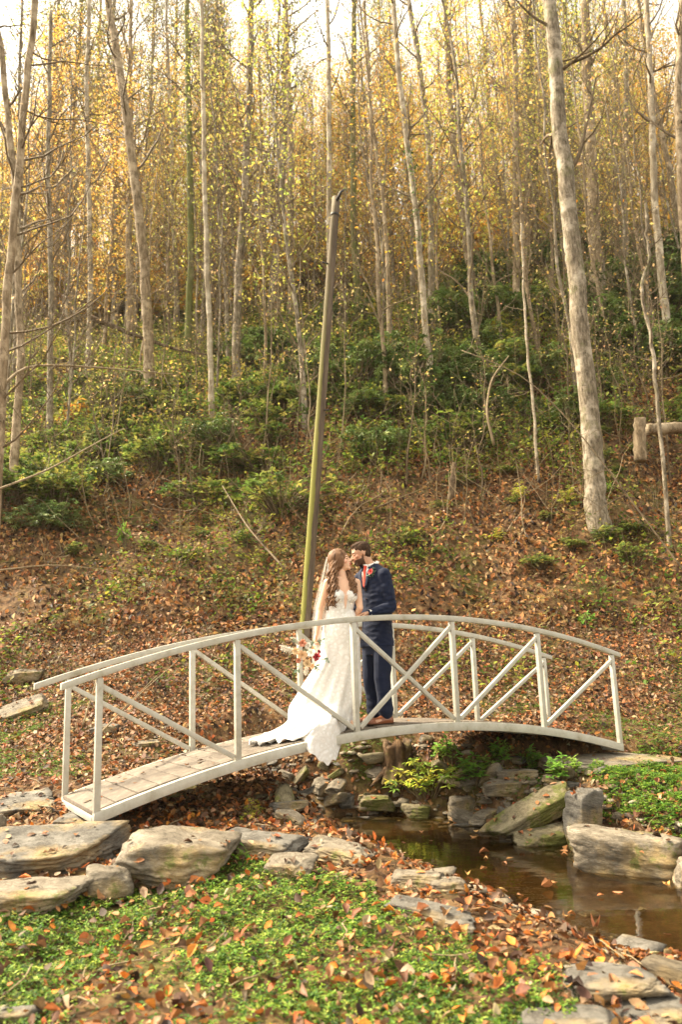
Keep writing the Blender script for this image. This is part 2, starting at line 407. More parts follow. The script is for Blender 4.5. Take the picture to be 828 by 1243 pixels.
BROWNS = [(.22, .09, .032), (.30, .135, .05), (.15, .07, .032), (.08, .04, .02), (.38, .18, .065), (.28, .17, .09), (.38, .13, .035), (.34, .24, .14), (.04, .022, .014), (.10, .055, .03)]
def litter(name, X, Y, size, cols, label, tpl=_T8, lift=.012, mat_=None, flat=.35, zfun=None):
    n = len(X); Z = H(X, Y) if zfun is None else zfun(X, Y)
    e = .04; gx = (H(X + e, Y, False) - H(X - e, Y, False)) / (2 * e); gy = (H(X, Y + e, False) - H(X, Y - e, False)) / (2 * e)
    yaw = rng.random(n) * 2 * np.pi
    sl = gx * np.cos(yaw) + gy * np.sin(yaw); sl2 = -gx * np.sin(yaw) + gy * np.cos(yaw)
    mbb = MB()
    P = np.stack([X, Y, Z + lift * (.3 + rng.random(n) * 1.6)], -1)
    put_leaves(mbb, P, size, yaw, np.arctan(sl) + flat * rng.standard_normal(n), np.arctan(sl2) + flat * rng.standard_normal(n),
               cols, tpl, np.stack([rng.normal(.25, .35, n), rng.normal(.0, .5, n)], -1))
    o = mbb.build(name, mat_ or LITTER); tag(o, label, 'ground cover' if 'cover' in name else 'leaves', kind='stuff'); return o

def area(n, y0, y1, wid=.47, pad=.4):
    Y = np.sqrt(rng.random(n) * (y1 ** 2 - y0 ** 2) + y0 ** 2); X = (rng.random(n) * 2 - 1) * (Y * wid + pad); return X, Y
# green cover zones -------------------------------------------------
_poly_near = [gp(*p)[:2] for p in ((-60, 1110), (60, 1080), (175, 1062), (270, 1025), (340, 1040), (440, 1075), (520, 1112), (600, 1150), (690, 1180), (735, 1275), (400, 1290), (-90, 1290))]
_poly_right = [gp(*p)[:2] for p in ((705, 938), (780, 905), (900, 915), (960, 1040), (828, 1028), (735, 1000), (700, 960))]
def inpoly(X, Y, poly):
    c = np.zeros(X.shape, bool); j = len(poly) - 1
    for i in range(len(poly)):
        xi, yi = poly[i]; xj, yj = poly[j]
        c ^= ((yi > Y) != (yj > Y)) & (X < (xj - xi) * (Y - yi) / (yj - yi + 1e-12) + xi); j = i
    return c
def near_green(X, Y):
    jx = (fbm(X * 3, Y * 3, 3) - .5) * .5; jy = (fbm(X * 3 + 50, Y * 3, 3) - .5) * .5
    return inpoly(X + jx, Y + jy, _poly_near)
def right_green(X, Y):
    jx = (fbm(X * 3, Y * 3, 3) - .5) * .4; jy = (fbm(X * 3 + 50, Y * 3, 3) - .5) * .4
    return inpoly(X + jx, Y + jy, _poly_right)

def cover(name, X, Y, hmax, s, cols, label, tpl=_T2):
    n = len(X)
    hh = hmax * (.25 + .75 * sstep(.35, .7, fbm(X * 4, Y * 4, 3))) * rng.random(n) ** .6
    Z = H(X, Y) + hh
    # rosettes of three leaflets
    P = []; yaw = []; sz = []; cc = []
    y0 = rng.random(n) * 2 * np.pi
    for k in range(3):
        P.append(np.stack([X, Y, Z], -1)); yaw.append(y0 + k * 2.09 + rng.normal(0, .2, n)); sz.append(s * (.6 + .8 * rng.random(n))); cc.append(cols)
    P = np.vstack(P); yaw = np.concatenate(yaw); sz = np.concatenate(sz); cc = np.vstack(cc)
    m_ = len(P); mbb = MB()
    put_leaves(mbb, P, sz, yaw, rng.normal(.15, .35, m_), rng.normal(0, .35, m_), cc, tpl)
    o = mbb.build(name, LEAF_SOFT); tag(o, label, 'ground cover', kind='stuff'); return o

GREENS = [(.11, .22, .025), (.16, .28, .035), (.06, .13, .02), (.25, .35, .045), (.32, .38, .07), (.04, .08, .015)]
X, Y = area(120000, 3.0, 7.2, .5, .3); k = near_green(X, Y); dens = fbm(X * 1.9, Y * 1.9, 4)
k &= rng.random(len(X)) < np.clip(.10 + sstep(.34, .56, dens) * (.55 + .45 * sstep(.35, .6, fbm(X * 6, Y * 6, 2))), 0, 1); X, Y = X[k], Y[k]
cover('clover_ground_cover', X, Y, .060, .020, pal(len(X), GREENS, None, .3), 'bright green clover like ground cover among fallen leaves on the near bank')
X = rng.random(70000) * 3.8 + 1.9; Y = rng.random(70000) * 5 + 5.6; k = right_green(X, Y); X, Y = X[k], Y[k]
cover('bank_ground_cover', X, Y, .13, .028, pal(len(X), GREENS[:4]), 'green ground cover on the right bank behind the big boulder')
X, Y = area(90000, 8.4, 12.5, .5, .3); q = fbm(X * .9 + 7, Y * .9 + 3, 3); k = (stream_d(X, Y) > .25) & (rng.random(len(X)) < .75 * sstep(.50, .64, q) * sstep(13, 10, Y) * np.where(X < 1.2, 1, .7)); X, Y = X[k], Y[k]
cover('moss_ground_cover', X, Y, .08, .024, pal(len(X), [(.08, .16, .02), (.13, .21, .03), (.20, .26, .04), (.10, .19, .03)]), 'low green plants in patches behind the bridge')

# brown leaf litter ---------------------------------------------------
X, Y = area(15000, 3.0, 7.4, .5, .3); k = stream_d(X, Y) > .05; X, Y = X[k], Y[k]
g = near_green(X, Y) | right_green(X, Y); kk = ~g | (rng.random(len(X)) < .5 * sstep(.62, .38, fbm(X * 1.9, Y * 1.9, 4)) + .17); X, Y = X[kk], Y[kk]
g = near_green(X, Y); cols = pal(len(X), BROWNS + [(.55, .19, .03), (.42, .13, .035), (.40, .12, .03), (.12, .05, .02)])
litter('near_leaf_litter', X, Y, .022 + .060 * rng.random(len(X)) ** 1.6, cols, 'brown and orange fallen leaves on the near bank', flat=.45, zfun=lambda a, b: H(a, b) + np.where(near_green(a, b), .012 + .03 * sstep(.34, .56, fbm(a * 1.9, b * 1.9, 4)), 0.), lift=.02)
X, Y = area(62000, 7.0, 13.5, .5, .3); k = (stream_d(X, Y) > .0) & (rng.random(len(X)) < .9); X, Y = X[k], Y[k]
k = rng.random(len(X)) > .75 * sstep(.5, .64, fbm(X * .9 + 7, Y * .9 + 3, 3)) * sstep(13, 10, Y); X, Y = X[k], Y[k]
litter('bank_leaf_litter', X, Y, .028 + .058 * rng.random(len(X)) ** 1.3, pal(len(X), BROWNS), 'brown fallen leaves covering the banks around the bridge', lift=.03, flat=.4)
X, Y = area(125000, 13.2, 34, .5, .3); w = fbm(X * .5 + 31, Y * .5 + 2, 4); k = rng.random(len(X)) > .6 * sstep(.5, .62, w); X, Y = X[k], Y[k]
litter('slope_leaf_litter', X, Y, (.05 + .07 * rng.random(len(X))) * (1 + Y / 60), pal(len(X), [(.25, .10, .035), (.34, .145, .045), (.11, .05, .02), (.44, .23, .08), (.46, .29, .13), (.03, .016, .01), (.16, .07, .03), (.44, .19, .05)]), 'reddish brown leaf litter over the steep slope', tpl=_T2, lift=.05, flat=.5)
# leaves lying in the shallows
X = rng.random(6500) * 3.4 + .4; Y = rng.random(6500) * 4.6 + 3.0; sd = stream_d(X, Y); k = (sd > -.42 + .5 * (fbm(X * 1.5, Y * 1.5, 3) - .5)) & (sd < .45) & (X * .8 + Y * .6 < 6.2) & ((sd > -.12) | (Y < 4.9)); X, Y = X[k], Y[k]
litter('wet_leaf_litter', X, Y, .028 + .045 * rng.random(len(X)), pal(len(X), [(.16, .055, .02), (.24, .10, .04), (.08, .04, .02), (.38, .16, .05), (.12, .08, .05)]), 'dark wet leaves gathered in the shallows of the creek', lift=.02, flat=.3)
X = rng.random(500) * 3.4 + .2; Y = rng.random(500) * 5.5 + 3.4; sd = stream_d(X, Y); k = (sd < .1) & (rng.random(500) < .16 + .8 * (sd > -.3)) & (H(X, Y) < WATER_Z); X, Y = X[k], Y[k]
litter('floating_leaf_litter', X, Y, .05 + .05 * rng.random(len(X)), pal(len(X), [(.40, .17, .06), (.5, .26, .10), (.3, .14, .06)]), 'loose leaves floating on the creek', lift=.006, flat=.04, zfun=lambda a, b: np.full(len(a), WATER_Z + .003))
# fallen twigs
mb = MB(); X, Y = area(260, 3.2, 12, .5, .3)
for x, y in zip(X, Y):
    if stream_d(np.array([x]), np.array([y]))[0] < .1: continue
    a = rng.random() * 6.28; L = .08 + .3 * rng.random(); q = [np.array([x + math.cos(a) * L * s + rng.normal(0, .012), y + math.sin(a) * L * s + rng.normal(0, .012), 0]) for s in (-.5, -.15, .2, .5)]
    for p in q: p[2] = float(H(p[0], p[1])) + .03 + .02 * rng.random()
    tube(mb, q, [.004, .0045, .004, .002], 4, False)
o = mb.build('fallen_twigs', TWIG_PALE); tag(o, 'short dead twigs lying among the leaves', 'twigs', kind='stuff')
# low green and olive growth on the slope: small leaves on thin stems
def undergrowth(n, y0, y1, thr, sc, cols, label, s, hmax, off=0, name='slope_undergrowth'):
    X, Y = area(n, y0, y1, .5, .3); w = fbm(X * sc + off, Y * sc + 2, 4); k = (rng.random(len(X)) < sstep(thr, thr + .12, w)) & (stream_d(X, Y) > .3); X, Y = X[k], Y[k]
    m_ = 7; n = len(X); P = []
    for j in range(m_):
        P.append(np.stack([X + rng.normal(0, .10, n), Y + rng.normal(0, .10, n), H(X, Y) + .02 + hmax * rng.random(n)], -1))
    P = np.vstack(P); c = np.vstack([pal(n, cols)] * m_); N = len(P); mbb = MB()
    put_leaves(mbb, P, s * (.6 + .8 * rng.random(N)) * (1 + P[:, 1] / 70), rng.random(N) * 6.28, rng.normal(.1, .45, N), rng.normal(0, .45, N), c, _T2)
    for i in range(0, n, 3):       # thin upright stems
        p = np.array([X[i], Y[i], H(X[i], Y[i]) - .02]); q = p + [rng.normal(0, .12), rng.normal(0, .12), hmax * (1 + rng.random())]
        mbb.cur = 1; tube(mbb, [p, (p + q) / 2 + rng.normal(0, .02, 3), q], [.006, .005, .003], 3, False); mbb.cur = 0
    o = mbb.build(name, [LEAF_SOFT, TWIG]); tag(o, label, 'undergrowth', kind='stuff')
undergrowth(4800, 11.2, 21, .47, .55, [(.11, .17, .025), (.19, .24, .035), (.07, .11, .02), (.32, .33, .05)], 'sparse olive green seedlings scattered low on the slope', .075, .30, 31)
undergrowth(4200, 12.0, 24, .42, .9, [(.16, .12, .05), (.22, .16, .06), (.13, .13, .04), (.30, .2, .07)], 'dry brown weeds low on the slope', .07, .35, 61, 'dry_undergrowth')
undergrowth(13000, 17.0, 38, .28, .4, [(.12, .19, .03), (.20, .27, .045), (.07, .12, .025), (.38, .38, .06), (.26, .27, .05)], 'tangled green undergrowth over the upper slope', .095, .75, 12)
undergrowth(4200, 20, 42, .36, .4, [(.50, .42, .08), (.42, .36, .10), (.30, .32, .06), (.5, .3, .1)], 'yellowing brush along the top of the slope', .09, 1.3, 44)

# ------------------------------------------------------------------ stones
def _ico(sub):
    bm = bmesh.new(); bmesh.ops.create_icosphere(bm, subdivisions=sub, radius=1)
    V = np.array([v.co[:] for v in bm.verts]); F = np.array([[v.index for v in f.verts] for f in bm.faces]); bm.free(); return V, F
_ICO = {k: _ico(k) for k in (2, 3, 4, 5)}
def stone_mesh(name, dims, seed, boxy=.8, sub=5, material=0, rough=.05, cuts=7):
    g = np.random.default_rng(seed); V, F = _ICO[sub]
    N = [np.array(v, float) for v in ((1, 0, 0), (-1, 0, 0), (0, 1, 0), (0, -1, 0), (0, 0, 1), (0, 0, -1))]
    D = [1 - .0 * boxy] * 6
    N = [v + g.normal(0, .13, 3) for v in N]
    for i in range(cuts):
        v = g.standard_normal(3); N.append(v); D.append(1.08 + .34 * g.random() if boxy > .5 else .80 + .2 * g.random())
    N = np.array([v / np.linalg.norm(v) for v in N]); D = np.array(D) * (.78 + .1 * g.random(len(D)))
    dots = np.maximum(V @ N.T, 1e-3); rr = D[None] / dots
    p = 30.0 if boxy > .5 else 8.0
    r = (np.sum(np.minimum(1 / rr, 1e3) ** p, axis=1)) ** (-1 / p)
    W = V * r[:, None]
    off = g.random(3) * 50
    nz = np.array([mnoise.fractal(Vector(w * 1.6 + off), 1.0, 2.0, 5) for w in W])
    ly = np.array([mnoise.noise(Vector((w[0] * .6 + off[0], w[1] * .6 + off[1], w[2] * 6))) for w in W])   # bedding layers
    fn = np.array([mnoise.fractal(Vector(w * 6 + off), .7, 2.1, 5) for w in W])
    zz = W[:, 2] * 3.3 + nz * 1.1; step = (zz - np.floor(zz)); led = np.abs(step - .5) * 2      # broken bedding ledges
    W = W * (1 + rough * 1.3 * nz + rough * .9 * ly + rough * .75 * fn)[:, None]
    W[:, :2] *= (1 - rough * .9 * led ** 3 * (np.abs(W[:, 2:3].ravel()) < .75))[:, None]
    W = W / np.abs(W).max(axis=0) * (np.array(dims) / 2)
    mbb = MB(); mbb.add(W, F); return mbb.mesh(name, STONE[material], smooth=True)
def stone(px, py, dims, label, rz=0, tilt=(0, 0), seed=1, boxy=.8, mt=0, sink=.25, depth=None, ctr=False, sub=5, name='rock', z=None, group=None, rough=.05, cat='rock'):
    """a stone whose base centre stands on the ground seen at that pixel"""
    p = gp(px, py) if depth is None else at(px, py, depth)
    me = stone_mesh('stone', dims, seed, boxy, sub, mt, rough)
    o = link(name, me); o.location = p if ctr else (p[0], p[1], (p[2] if z is None else z) + dims[2] * (.5 - sink))
    o.rotation_euler = (tilt[0], tilt[1], rz); tag(o, label, cat, group); return o
ROCKS = [
 # px, py, dims, label, rz, tilt, seed, boxy, mat, sink
 (50, 1050, (1.10, .85, .21), 'broad grey slab with ochre patches at the left edge, below the end of the bridge', .1, (.14, .06), 3, .9, 1, .15),
 (-28, 1045, (.36, .4, .42), 'rounded tan boulder cut off by the left edge of the photo', .3, (0, 0), 5, .3, 0, .2),
 (28, 1103, (.75, .5, .17), 'low buff slab under the broad grey slab at the left edge', -.08, (.1, 0), 8, .9, 0, .2),
 (132, 1094, (.31, .28, .24), 'small rounded buff stone between the two big rocks on the near bank', .2, (0, .1), 11, .3, 0, .2),
 (210, 1062, (.82, .74, .32), 'big pale boulder with a mossy hollow under the left part of the bridge', -.1, (.24, .14), 14, .75, 0, .12),
 (312, 1038, (.85, .50, .17), 'long dark flat slab beside the big pale boulder', -.35, (.12, .08), 18, .9, 1, .15),
 (352, 1062, (.34, .26, .13), 'light flat stone at the corner of the green bank', -.4, (.2, .1), 21, .8, 0, .2),
 (412, 1042, (.55, .34, .11), 'flat buff slab at the near edge of the pool', -.5, (.12, .1), 24, .9, 0, .2),
 (30, 985, (.62, .62, .16), 'flat grey stone with leaves behind the foot of the bridge', .4, (.15, 0), 27, .85, 1, .2),
 (104, 1003, (.5, .4, .14), 'leaf strewn grey stone just under the bridge foot', -.2, (.1, 0), 28, .85, 1, .3),
 (28, 826, (.62, .5, .20), 'small flat stone on the slope above the leaning slab, far left', .1, (.2, 0), 30, .8, 0, .2),
 (22, 872, (.85, .5, .22), 'pale leaning slab on the far left bank', .35, (.4, -.35), 33, .9, 0, .15),
 (128, 892, (.34, .26, .15), 'grey stone seen through the left railing', .1, (0, 0), 36, .6, 1, .2),
 (178, 905, (.32, .2, .07), 'thin buff stone lying in the leaves behind the left railing', .5, (.1, 0), 39, .9, 0, .2),
 (657, 1045, (.53, .42, .32), 'mossy square block standing at the edge of the pool', -.05, (.1, 0), 45, .95, 2, .08),
 (712, 1035, (.26, .32, .66), 'upright grey slab between the mossy block and the big boulder', .3, (0, .22), 48, .9, 1, .1),
 (768, 1082, (.95, .62, .50), 'large pale boulder with lichen on the right shore of the pool', -.42, (.12, .08), 51, .9, 0, .05),
 (858, 1098, (.5, .5, .40), 'buff rock at the right edge beyond the large pale boulder', -.3, (0, 0), 54, .9, 0, .1),
 (610, 1046, (.23, .18, .14), 'small grey stone in the water left of the mossy block', 0, (0, 0), 57, .4, 1, .2),
 (668, 1000, (.42, .24, .16), 'stone wedged above the mossy block', .5, (0, -.1), 60, .8, 0, .1),
 (562, 990, (.42, .34, .24), 'rounded buff stone right of the yellow leaved bush', .2, (0, 0), 63, .6, 0, .15),
 (508, 998, (.36, .28, .22), 'mossy stone at the far shore under the stump', .1, (0, 0), 66, .5, 2, .1),
 (455, 983, (.50, .32, .18), 'mossy flat stone at the far shore, left of the stump', -.1, (0, 0), 69, .8, 2, .1),
 (538, 1012, (.22, .2, .10), 'small light stone touching the far side of the water', .1, (0, 0), 72, .6, 0, .2),
 (612, 968, (.45, .25, .18), 'tan stone above the long tapering slab', .1, (.1, 0), 75, .85, 0, .1),
 (628, 948, (.46, .26, .14), 'upper tan stone below the right end of the bridge', -.1, (.1, 0), 78, .85, 0, .1),
 (590, 996, (.40, .2, .10), 'narrow slab pointing at the pool beside the long tapering slab', .7, (0, -.2), 80, .9, 0, .1),
 (392, 962, (.42, .2, .15), 'elongated buff stone on top of the rubble under the bridge', 1.0, (.2, -.1), 81, .8, 0, .05),
 (410, 968, (.46, .18, .14), 'long buff stone leaning beside another on the rubble under the bridge', 1.15, (.2, -.2), 84, .8, 0, .0),
 (352, 985, (.35, .25, .12), 'flat grey stone in the rubble under the hem of the dress', .2, (0, 0), 87, .8, 1, .2),
 (508, 1076, (.36, .24, .10), 'light flat stone on the near shore of the pool', -.3, (0, 0), 90, .8, 0, .2),
 (548, 1084, (.26, .2, .12), 'small pale stone with a rounded top on the near shore', -.1, (0, 0), 93, .5, 0, .2),
 (520, 1112, (.62, .22, .08), 'long narrow slab along the near shore of the pool', -.55, (.05, .1), 96, .9, 1, .3),
 (720, 1140, (.17, .13, .05), 'flat grey stone in the shallow water', 0, (0, 0), 99, .9, 1, -.3),
 (745, 1200, (.46, .36, .07), 'flat grey slab in the lower right shallows', -.15, (0, 0), 102, .9, 1, .1),
 (800, 1240, (.45, .3, .07), 'flat grey slab in the lower right corner', .1, (0, 0), 105, .9, 1, .1),
 (690, 1250, (.42, .26, .06), 'leaf covered grey slab at the bottom, right of the green bank', -.1, (0, 0), 108, .9, 1, .1),
 (15, 1243, (.22, .2, .1), 'small grey stone in the lower left corner', 0, (0, 0), 111, .5, 1, .3),
]
for (px, py, dm, lb, rz, tl, sd, bx, mt, sk) in ROCKS:
    stone(px, py, dm, lb, rz, tl, sd, bx, mt, sk, rough=.06 if max(dm) > .5 else .045)
stone(648, 985, (1.12, .36, .17), 'long tapering slab leaning down toward the pool', .22, (.35, -.40), 42, .85, 2, depth=8.0, ctr=True)
# wide flat slab that carries the right end of the bridge
_sl = stone(712, 940, (1.9, 1.1, .15), 'wide flat slab carrying the right end of the bridge', .42, (.03, .02), 200, .95, 0, .0); _sl.location = (2.95, 9.30, -1.155)
# loose stones along the banks
g = np.random.default_rng(5)
protos = [stone_mesh('loose stone', (.20, .15, .09), 300 + i, .6, 3, [0, 1, 2, 0, 1, 3][i]) for i in range(6)]
cnt = 0
while cnt < 190:
    t = g.random(); i = int(t * 6.99); a, b2 = STREAM[i], STREAM[min(i + 1, 7)]; f = g.random(); c = a + (b2 - a) * f
    side = 1 if g.random() < .62 else -1
    d = b2[:2] - a[:2]; d = d / np.linalg.norm(d); nn = np.array([d[1], -d[0]]) * -side
    q = c[:2] + nn * (c[2] + g.random() ** 1.5 * .85 - .15)
    if i == 0: q = c[:2] + g.normal(0, .5, 2)
    if near_green(q[:1], q[1:])[0] or q[1] < 3.6: continue
    s = .4 + 1.3 * g.random() ** 2.2
    o = link('loose_stone', protos[cnt % 6]); o.location = (q[0], q[1], float(H(q[0], q[1])) + .02 * s); o.scale = (s * (.8 + .6 * g.random()), s, s)
    o.rotation_euler = (g.normal(0, .2), g.normal(0, .2), g.random() * 6.28)
    tag(o, 'small loose stone lying among leaves along the edge of the creek', 'stone', 'small loose stones along the creek'); cnt += 1
flat = [stone_mesh('flat stone', (.34, .22, .10), 330 + i, .9, 4, [0, 1, 2, 1][i]) for i in range(4)]
for i in range(40):
    px = 315 + 370 * g.random(); py = 922 + 82 * g.random(); p = gp(px, py)
    if stream_d(p[:1], p[1:2])[0] < -.12: continue
    s = .35 + .9 * g.random() ** 1.4; o = link('flat_stone', flat[i % 4]); o.location = (p[0], p[1], p[2] + .03 * s); o.scale = (s * (.8 + .5 * g.random()), s, s * (.7 + .6 * g.random())); o.rotation_euler = (g.normal(0, .32), g.normal(0, .32), g.random() * 6.28)
    w = 'below the hem of the dress' if px < 430 else ('around the hollow stump' if px < 520 else 'below the right half of the bridge'); tag(o, 'flat broken stone in the rubble bank %s' % w, 'stone', 'flat stones %s' % w)
# fine rubble
X = g.random(4200) * 5 - 1.6; Y = g.random(4200) * 7 + 3.4; sd = stream_d(X, Y); k = (sd > -.25) & (sd < .55) & ~near_green(X, Y); X, Y = X[k], Y[k]
mb = MB(); V, F = _ICO[2]
for x, y in zip(X, Y):
    s = .014 + .045 * g.random() ** 2; R = np.array([1 + g.random(), 1, .45]); c = [(.20, .16, .11), (.12, .095, .065), (.32, .27, .20)][g.integers(3)]
    a = g.random() * 3; W = V * (1 + .14 * g.standard_normal((len(V), 1))) * R * s; W = np.stack([W[:, 0] * math.cos(a) - W[:, 1] * math.sin(a), W[:, 0] * math.sin(a) + W[:, 1] * math.cos(a), W[:, 2]], -1)
    mb.add(W + [x, y, float(H(x, y)) + s * .2], F, c)
PEB = leaf_mat('pebble', 0, .75); o = mb.build('gravel', PEB); tag(o, 'fine rubble and pebbles along the creek bed', 'gravel', kind='stuff')

# leaves lying on top of the stones
from mathutils.bvhtree import BVHTree
bpy.context.view_layer.update(); PL = []; NL = []
for o in [q for q in COL.objects if q.name.startswith('rock')]:
    bv = BVHTree.FromPolygons([o.matrix_basis @ v.co for v in o.data.vertices], [p.vertices[:] for p in o.data.polygons]); dx, dy = o.dimensions[0] or .3, o.dimensions[1] or .3
    for k in range(int(26 * min(1.2, dx * dy * 3) * (.3 + g.random()))):
        hx = o.location.x + (g.random() - .5) * dx; hy = o.location.y + (g.random() - .5) * dy; h = bv.ray_cast(Vector((hx, hy, 3)), Vector((0, 0, -1)))
        if h[0] is not None and h[1].z > .8: PL.append(h[0][:]); NL.append(h[1][:])
PL = np.array(PL) + [0, 0, .010]; NL = np.array(NL); n_ = len(PL); yw = g.random(n_) * 6.28; gx = -NL[:, 0] / NL[:, 2]; gy = -NL[:, 1] / NL[:, 2]
mb = MB(); put_leaves(mb, PL, .03 + .05 * g.random(n_), yw, np.arctan(gx * np.cos(yw) + gy * np.sin(yw)) + g.normal(0, .12, n_), np.arctan(-gx * np.sin(yw) + gy * np.cos(yw)) + g.normal(0, .12, n_), pal(n_, BROWNS), _T8, np.stack([g.normal(.3, .3, n_), g.normal(0, .4, n_)], -1))
o = mb.build('stone_leaf_litter', LITTER); tag(o, 'fallen leaves lying on the tops of the stones', 'leaves', kind='stuff')

# ------------------------------------------------------------------ trees
def grow(mbb, p, d, L, r, lvl, g, tips, up=.15, sides=4, maxl=3, nsub=4, spread=.8, kink=.16):
    n = 6 if lvl == 1 else 4
    pts = [np.array(p, float)]; d = np.array(d, float); d /= np.linalg.norm(d)
    for i in range(n):
        d = d + g.normal(0, kink, 3) + np.array([0, 0, up / n * 2]); d /= np.linalg.norm(d); pts.append(pts[-1] + d * L / n)
    rr = np.linspace(r, max(r * .3, .004), n + 1); tube(mbb, pts, rr, max(3, sides - lvl + 1), False)
    tips.append((pts[-1], d)); 
    if lvl >= 2: tips.append((pts[n // 2], d))
    if lvl < maxl:
        for j in range(nsub):
            i = 1 + int(g.random() * n * .98); i = min(i, n); a = g.random() * 6.28
            side = np.cross(d, [math.cos(a), math.sin(a), .3]); side /= np.linalg.norm(side) + 1e-9
            dd = d * (1 - spread * .5) + side * spread
            grow(mbb, pts[i], dd, L * (.35 + .3 * g.random()), max(rr[i] * .6, .005), lvl + 1, g, tips, up, sides, maxl, max(2, nsub - 1), spread, kink)
def trunk_path(h, g, lean=.03, wander=.12, n=14):
    z = np.linspace(0, h, n); x = np.cumsum(g.normal(0, wander, n)) * .5; y = np.cumsum(g.normal(0, wander, n)) * .5
    a = g.random() * 6.28; return np.stack([x - x[0] + math.cos(a) * lean * z, y - y[0] + math.sin(a) * lean * z, z], -1)
def limbs(P, R, g, nb, start, blen, tips, up=.3, maxl=3, nsub=4, low=.5, sides=4, dirn=None, rmax=.05):
    mbb = MB(); cl = np.concatenate([[0], np.cumsum(np.linalg.norm(np.diff(P, axis=0), axis=1))])
    for i in range(nb):
        f = start + (1 - start) * (i + g.random()) / nb; s = f * cl[-1]
        p = np.array([np.interp(s, cl, P[:, k]) for k in range(3)]); r = np.interp(s, cl, R)
        a = i * 2.4 + g.normal(0, .4) if dirn is None else dirn + g.normal(0, .7)
        e = low + .5 * g.random(); d = [math.cos(a) * math.cos(e), math.sin(a) * math.cos(e), math.sin(e)]
        L = blen * (1.15 - .65 * f) * (.6 + .7 * g.random())
        grow(mbb, p, d, L, min(max(r * .45, .012), rmax), 1, g, tips, up, sides, maxl, nsub)
    return mbb
def foliage(tips, g, n, s, colors, spread, weights=None, tpl=_T2, droop=0.):
    mbb = MB(); T = np.array([t[0] for t in tips]); 
    c = np.array([g.integers(len(T)) for _ in range(n)])
    P = T[c] + g.normal(0, spread, (n, 3)) * [1, 1, .7]
    cols = pal(n, colors, weights, .2, g)
    put_leaves(mbb, P, s * (.6 + .8 * g.random(n)), g.random(n) * 6.28, g.normal(-droop, .6, n), g.normal(0, .6, n), cols, tpl); return mbb
def trunk_mesh(P, R, g, sides=9, flare=1.5):
    R = np.array(R, float); cl = np.linalg.norm(P - P[0], axis=1)
    R = R * (1 + (flare - 1) * np.exp(-cl / .45)); mbb = MB()
    # resample smoothly
    t = np.linspace(0, len(P) - 1, len(P) * 3); k = np.arange(len(P)); Q = np.stack([np.interp(t, k, P[:, i]) for i in range(3)], -1)
    for _ in range(2): Q[1:-1] = (Q[:-2] + 2 * Q[1:-1] + Q[2:]) / 4
    tube(mbb, Q, np.interp(t, k, R), sides, True, wob=.05, seed=int(g.integers(1e6))); return mbb

GOLDS = [(.80, .46, .07), (.88, .62, .18), (.76, .36, .05), (.74, .54, .10), (.86, .62, .28)]
YELG = [(.55, .50, .10), (.42, .44, .09), (.66, .56, .14), (.34, .38, .08)]
OLIVE = [(.22, .22, .04), (.30, .28, .06), (.17, .18, .035), (.36, .30, .08)]
TANL = [(.55, .38, .18), (.48, .32, .14), (.62, .45, .22)]
KINDS = {   # height, radius, trunk bark, branches, start, branch length, leaves
 'gold':  dict(h=14, r=.11, bark=BARK_TAN, nb=20, st=.12, bl=3.2, n=4200, s=.115, c=GOLDS, sp=.26, m=GOLD),
 'goldb': dict(h=11, r=.09, bark=BARK_GREY, nb=20, st=.06, bl=2.8, n=3800, s=.11, c=GOLDS[:3] + YELG[:1], sp=.24, m=GOLD),
 'bare':  dict(h=22, r=.16, bark=BARK_TAN, nb=22, st=.28, bl=4.2, n=300, s=.14, c=TANL, sp=.3, m=GOLD),
 'bareb': dict(h=20, r=.11, bark=BARK_PALE, nb=20, st=.30, bl=3.4, n=200, s=.13, c=GOLDS, sp=.3, m=GOLD),
 'barec': dict(h=18, r=.10, bark=BARK_GREY, nb=24, st=.15, bl=3.2, n=500, s=.13, c=TANL + YELG, sp=.3, m=GOLD),
 'olive': dict(h=24, r=.17, bark=BARK_GREY, nb=34, st=.38, bl=3.2, n=5200, s=.11, c=OLIVE, sp=.22, m=LEAF_SOFT),
 'thin':  dict(h=13, r=.055, bark=BARK_TAN, nb=26, st=.15, bl=1.9, n=620, s=.085, c=GOLDS + YELG, sp=.2, m=GOLD),
 'thinb': dict(h=11, r=.05, bark=BARK_GREY, nb=26, st=.12, bl=1.9, n=120, s=.12, c=TANL, sp=.25, m=GOLD),
 'yelg':  dict(h=13, r=.08, bark=BARK_GREY, nb=20, st=.15, bl=2.6, n=2000, s=.095, c=YELG, sp=.35, m=GOLD),
}
PROTO = {}
for i, (k, d) in enumerate(KINDS.items()):
    for v in range(2):
        g = np.random.default_rng(40 + i * 3 + v); P = trunk_path(d['h'], g); P[0, 2] = -.5; R = d['r'] * np.linspace(1, .22, len(P)) ** .9
        tips = []; B = limbs(P, R, g, d['nb'], d['st'], d['bl'], tips, up=.5, maxl=3, nsub=5)
        PROTO[k, v] = (trunk_mesh(P, R, g, 8).mesh('trunk', d['bark'], True), B.mesh('branches', TWIG_PALE if d['bark'] in (BARK_TAN, BARK_PALE) else TWIG, False), foliage(tips, g, d['n'], d['s'], d['c'], d['sp']).mesh('foliage', d['m']))
WHAT = {'gold': ('golden_tree', 'tall golden leaved tree'), 'goldb': ('golden_tree', 'shorter golden leaved tree'), 'bare': ('bare_tree', 'tall tan bare tree'),
        'bareb': ('pale_tree', 'slender pale barked tree'), 'barec': ('bare_tree', 'thin grey twiggy tree'), 'olive': ('evergreen_tree', 'tall olive green evergreen'),
        'thin': ('thin_tree', 'thin golden leaved tree'), 'thinb': ('thin_tree', 'thin leafless grey tree'),
        'yelg': ('young_tree', 'young yellow green tree')}
def third(x, y):
    u = x / y
    return 'left' if u < -.15 else ('right' if u > .15 else 'middle')
